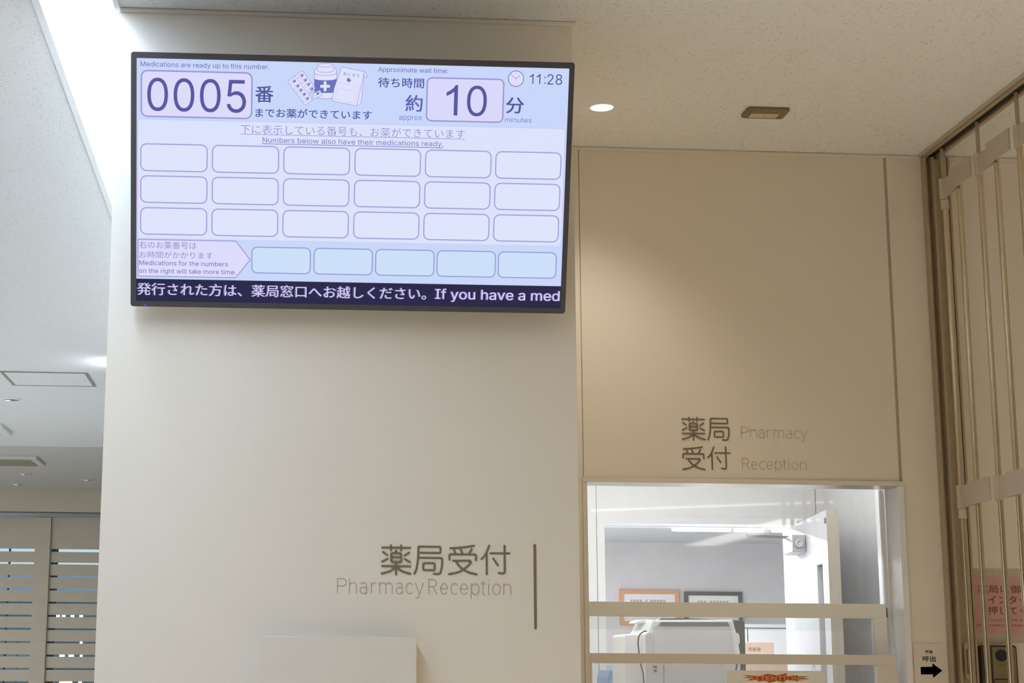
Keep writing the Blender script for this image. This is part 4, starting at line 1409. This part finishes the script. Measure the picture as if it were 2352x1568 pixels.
t = thing('pink_sign', 'laminated pink notice taped to the wall behind the gate rods', 'sign', (2.45, WB, 1.6))
a, b = P(*zd(845, 270), WB), P(*zd(845, 1112), WB)
xr = a.x + 0.38
fm = mat('laminate_film', (196, 184, 162), 0.16, 0, 0.05, 60, 0.5, 45)
obj('laminate', MB().box((a.x, WB - 0.0022, b.z), (xr, WB - 0.0006, a.z)), fm, t)
c, d = P(*zd(862, 362), WB), P(*zd(862, 1008), WB)
obj('sheet', MB().box((c.x, WB - 0.0032, d.z), (xr - 0.02, WB - 0.0024, c.z)), mat('pink_paper', (206, 158, 150), 0.34, 0, 0.04, 30, 0.25, 40), t)
YS = WB - 0.0037
pk = mat('maroon_print', (110, 60, 56), 0.6)
pk2 = mat('rose_print', (150, 84, 92), 0.6)
for s, x0, y0, y1, x1, m_, md in (('薬局に御用の方は', 962, 458, 548, 1960, pk, 'box'), ('インターホンを', 1085, 578, 670, 1880, pk, 'box'), ('押してください', 1085, 700, 792, 1880, pk, 'box'),
                             ('If you have something for', 1040, 835, 868, 1900, pk2, 'base'), ('pharmacy,please press here', 955, 893, 926, 1900, pk2, 'base')):
    wtext(s, *zd(x0, y0), zd(x0, y1)[1], zd(x1, y1)[0], YS, m_, t, md, 0.004)

t = thing('intercom', 'dark olive wall intercom with round lens below the pink notice', 'intercom', (2.42, WB - 0.02, 1.42))
a, b = P(*zd(1000, 1138), WB - 0.03), P(*zd(1402, 1138), WB - 0.03)
ix0, ix1, iz1 = a.x, b.x, a.z
obj('housing', MB().prism([(x, WB - 0.030, z) for x, z in rrect(ix0, iz1 - 0.22, ix1, iz1, 0.010)], (0, 0.0295, 0)), mat('olive_dark', (62, 54, 36), 0.45, 0, 0.03), t)
fx, gx = P(*zd(1125, 1150), WB - 0.033).x, P(*zd(1390, 1150), WB - 0.033).x
obj('face_plate', MB().prism([(x, WB - 0.033, z) for x, z in rrect(fx, iz1 - 0.212, gx, iz1 - 0.006, 0.006)], (0, 0.0028, 0)), mat('olive_face', (134, 118, 88), 0.4, 0.2, 0.03), t)
lc = P(*zd(1233, 1258), WB - 0.034)
obj('camera_lens', MB().lathe(lc, [(0.0185, 0.0008), (0.0185, -0.003), (0.0165, -0.004), (0.012, -0.0015), (0, -0.001)], 28, axis=1), M['black'], t)
q0, q1 = P(*zd(1155, 1530), WB - 0.0335), P(*zd(1320, 1530), WB - 0.0335)
obj('call_button', MB().box((q0.x, WB - 0.0365, q0.z - 0.05), (q1.x, WB - 0.0331, q0.z)), mat('button_olive', (112, 98, 70), 0.4), t, bevel=0.001)
obj('button_edge', MB().box((q0.x, WB - 0.0350, q0.z + 0.0005), (q1.x, WB - 0.0331, q0.z + 0.003)), M['black'], t)
q2 = P(*zd(1262, 1592), WB - 0.038)
obj('call_light', MB().lathe((q2.x, WB - 0.0366, q2.z), [(0.006, 0.0001), (0.005, -0.001), (0, -0.0012)], 14, axis=1), mat('red_lens', (214, 60, 40), 0.3, 0, 0, emit=0.5), t)
for y_ in (1355, 1480):
    q0, q1 = P(*zd(1205, y_), WB - 0.0335), P(*zd(1270, y_), WB - 0.0335)
    obj('mark', MB().box((q0.x, WB - 0.0336, q0.z - 0.004), (q1.x, WB - 0.0331, q0.z)), mat('button_olive', (112, 98, 70), 0.4), t)

# ---------------------------------------------------------------- corridor on the left
def cz(x, y):      # crop 0,780 at 3.92
    return x / 3.92, 780 + y / 3.92


a, b, c, d = (Pz(*cz(*p), CEIL) for p in ((785, 293), (868, 415), (0, 282), (110, 405)))
hx0, hx1 = c.x, (a.x + b.x) / 2
hy0, hy1 = (a.y + c.y) / 2, (b.y + d.y) / 2
hy0, hy1 = min(hy0, hy1), max(hy0, hy1)
t = thing('access_panel', 'square inspection hatch with a dark outline in the corridor ceiling', 'ceiling hatch', ((hx0 + hx1) / 2, (hy0 + hy1) / 2, CEIL))
hm = mat('hatch_edge', (150, 158, 146), 0.5, 0.2)
obj('frame', MB().box((hx0, hy0, CEIL - 0.006), (hx0 + 0.018, hy1, CEIL - 0.0005)).box((hx1 - 0.018, hy0, CEIL - 0.006), (hx1, hy1, CEIL - 0.0005)).box((hx0 + 0.018, hy0, CEIL - 0.006), (hx1 - 0.018, hy0 + 0.018, CEIL - 0.0005)).box((hx0 + 0.018, hy1 - 0.018, CEIL - 0.006), (hx1 - 0.018, hy1, CEIL - 0.0005)), hm, t)
obj('panel', MB().box((hx0 + 0.02, hy0 + 0.02, CEIL - 0.005), (hx1 - 0.02, hy1 - 0.02, CEIL - 0.001)), M['ceil'], t)


def small_light(px, py, zc_, r, label, lit):
    q = Pz(px, py, zc_)
    t = thing('ceiling_downlight', label, 'ceiling light', (q.x, q.y, zc_), 'small downlights in the corridor ceiling')
    obj('ring', MB().lathe((q.x, q.y, zc_), [(r * 0.78, -0.004), (r * 0.82, -0.010), (r, -0.008), (r * 1.02, -0.0006)], 24), M['lamp_white'], t)
    obj('reflector', MB().lathe((q.x, q.y, zc_), [(r * 0.80, -0.006), (r * 0.5, -0.002), (0, -0.0015)], 24), mat('dim_reflector', (120, 116, 112), 0.3, 0.6) if not lit else mat('lit_reflector', (240, 240, 240), 0.3, 0, 0, emit=0.7), t)
    obj('lamp', MB().lathe((q.x - r * 0.35, q.y, zc_), [(r * 0.3, -0.010), (0, -0.011)], 12), mat('lit_reflector2', (250, 250, 250), 0.3, 0, 0, emit=0.8), t)


small_light(26, 916, CEIL, 0.068, 'small corridor downlight in front of the first air conditioner', False)
small_light(203, 1101, FZ, 0.07, 'tiny downlight in the far corridor ceiling beside the display wall', False)
small_light(58, 1088, FZ, 0.07, 'tiny downlight in the far ceiling, nearest the dark air conditioner', False)
small_light(42, 1111, FZ, 0.08, 'tiny downlight in the far ceiling, farthest along the corridor', False)


def cassette(name, label, pts, z, m):
    q = [Pz(*p, z) for p in pts]
    x1 = (q[0].x + q[1].x) / 2
    y0, y1 = min(q[0].y, q[1].y), max(q[0].y, q[1].y)
    x0 = x1 - 1.0
    t = thing(name, label, 'air conditioner', ((x0 + x1) / 2, (y0 + y1) / 2, z))
    obj('panel', MB().box((x0, y0, z - 0.03), (x1, y1, z - 0.0005)), M['white'], t, bevel=0.004)
    obj('grille', MB().box((x0 + 0.08, y0 + (y1 - y0) * 0.12, z - 0.036), (x1 - 0.07, y1 - (y1 - y0) * 0.12, z - 0.0305)), m, t, bevel=0.002)
    for k in (0.3, 0.5, 0.7):
        yy = y0 + (y1 - y0) * k
        obj('vane', MB().box((x0 + 0.1, yy - 0.01, z - 0.040), (x1 - 0.1, yy + 0.01, z - 0.0362)), m, t)


cassette('air_conditioner', 'white ceiling air conditioner cut by the left edge, before the ceiling step', [(4, 973), (29, 993)], CEIL, M['grey'])
cassette('air_conditioner', 'ceiling air conditioner with a dark grille beyond the ceiling step', [(88, 1047), (101, 1065)], FZ, mat('dark_grille', (176, 172, 152), 0.6))
# lit lamp box that hangs beyond the corner and washes the ceiling
q = Pz(250, 832, CEIL)
t = thing('ceiling_lamp', 'glowing lamp at the ceiling just beyond the corner of the display wall', 'lamp', (q.x + 0.10, q.y, CEIL))
obj('shade', MB().box((q.x + 0.07, q.y - 0.12, CEIL - 0.12), (q.x + 0.34, q.y + 0.12, CEIL - 0.001)), M['lamp_white'], t, bevel=0.004)
obj('lens', MB().box((q.x + 0.0655, q.y - 0.10, CEIL - 0.11), (q.x + 0.0695, q.y + 0.10, CEIL - 0.02)), mat('lens_glow', (255, 255, 255), 0.5, 0, 0, emit=16.0, ecol=(236, 238, 255)), t)

# louvre wall at the end of the corridor
YE = 19.7
ls = thing('louvre_screen', 'wall of wide horizontal louvre boards before the far window', 'louvre', (-3, YE, 0))
lm = mat('louvre_paint', (222, 214, 200), 0.55, 0, 0.03, 6)
g1z = P(120, 1263.5, YE).z
pitch = (g1z - P(120, 1566.5, YE).z) / 10
px0, px1 = P(84.5, 1187, YE).x, P(119, 1187, YE).x
obj('head_rail', MB().box((-6, YE - 0.05, P(120, 1187.5, YE).z), (0, YE + 0.06, P(120, 1178.5, YE).z)), mat('rail_metal', (168, 178, 182), 0.35, 0.5), ls)
obj('post', MB().box((px0, YE - 0.05, 0), (px1, YE + 0.06, P(120, 1189, YE).z)), lm, ls)
ztop = P(120, 1188.5, YE).z
for x0, x1 in ((-6, px0 - 0.005), (px1 + 0.003, 0)):
    obj('fascia_board', MB().box((x0, YE, g1z + 0.017), (x1, YE + 0.03, ztop)), lm, ls)
    for k in range(20):
        zt = g1z - pitch * k - (0.017 if k == 0 else 0.011)
        obj('slat', MB().box((x0, YE, g1z - pitch * (k + 1) + 0.0115), (x1, YE + 0.03, zt)), lm, ls)
obj('support', MB().box((px1 + 0.005, YE + 0.031, 0), (px1 + 0.09, YE + 0.05, ztop)), M['darkgrey'], ls)
xm = P(22, 1262, YE).x
obj('support', MB().box((xm - 0.012, YE + 0.031, 0), (xm + 0.012, YE + 0.05, ztop)), M['darkgrey'], ls)
obj('window_2', MB().box((-6, 20.2, 0), (8, 20.21, 3.2)), M['glass'], kind='structure')
obj('wall_far_right', MB().box((0, YE + 0.1, 0), (8, 20.15, 3.2)), M['wall'], kind='structure')

# buildings seen through the gaps
def block(label, Y, pxs, ptop, m, wins):
    t = thing('exterior_building', label, 'building', (-8, Y, 0))
    zt = P(120, ptop, Y).z
    x0, x1 = P(pxs[0], 1300, Y).x, P(pxs[1], 1300, Y).x
    obj('walls', MB().box((x0, Y, -4), (x1, Y + 8, zt)), m, t)
    obj('roof_edge', MB().box((x0 - 0.1, Y - 0.1, zt), (x1 + 0.1, Y + 8.1, zt + 0.06)), m, t)
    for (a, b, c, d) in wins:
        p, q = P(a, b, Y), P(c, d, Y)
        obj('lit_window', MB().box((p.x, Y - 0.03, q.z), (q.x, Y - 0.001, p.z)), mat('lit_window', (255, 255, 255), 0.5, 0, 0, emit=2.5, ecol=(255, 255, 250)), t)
    return t


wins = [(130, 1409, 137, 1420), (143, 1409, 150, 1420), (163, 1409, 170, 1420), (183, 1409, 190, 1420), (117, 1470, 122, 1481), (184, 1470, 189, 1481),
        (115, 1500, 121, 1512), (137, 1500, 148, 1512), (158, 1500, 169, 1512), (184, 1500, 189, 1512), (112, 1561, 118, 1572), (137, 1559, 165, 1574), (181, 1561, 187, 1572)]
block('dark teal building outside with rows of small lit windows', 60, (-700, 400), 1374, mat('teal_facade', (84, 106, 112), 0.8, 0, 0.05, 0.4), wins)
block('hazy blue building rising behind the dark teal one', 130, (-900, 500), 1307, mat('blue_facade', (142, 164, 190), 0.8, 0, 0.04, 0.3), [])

# hall strip lights far behind the camera, mirrored in the reception glass
def hall_strip(label, a, b, wd):
    a, b = Vector((*a, CEIL - 0.02)), Vector((*b, CEIL - 0.02))
    d = (b - a).normalized()
    n_ = Vector((-d.y, d.x, 0)) * wd / 2
    t = thing('hall_strip_light', label, 'ceiling light', (a + b) / 2)
    obj('diffuser', MB().prism([a + n_, a - n_, b - n_, b + n_], (0, 0, 0.004)), mat('hall_diffuser', (255, 240, 236), 0.5, 0, 0, emit=6.0, ecol=(255, 242, 240)), t)
    e = n_ * 1.25
    obj('housing', MB().prism([a + e + Vector((0, 0, 0.005)), a - e + Vector((0, 0, 0.005)), b - e + Vector((0, 0, 0.005)), b + e + Vector((0, 0, 0.005))], (0, 0, 0.014)), M['lamp_white'], t)


def mirror(px, py):
    q = Pz(px, py, CEIL)
    return (q.x, 2 * 5.41 - q.y)


hall_strip('thin strip light on the hall ceiling behind the viewer', mirror(1360, 1168), mirror(1915, 1148), 0.10)
hall_strip('wide strip light on the hall ceiling behind the viewer', mirror(1610, 1249), mirror(1842, 1188), 0.45)
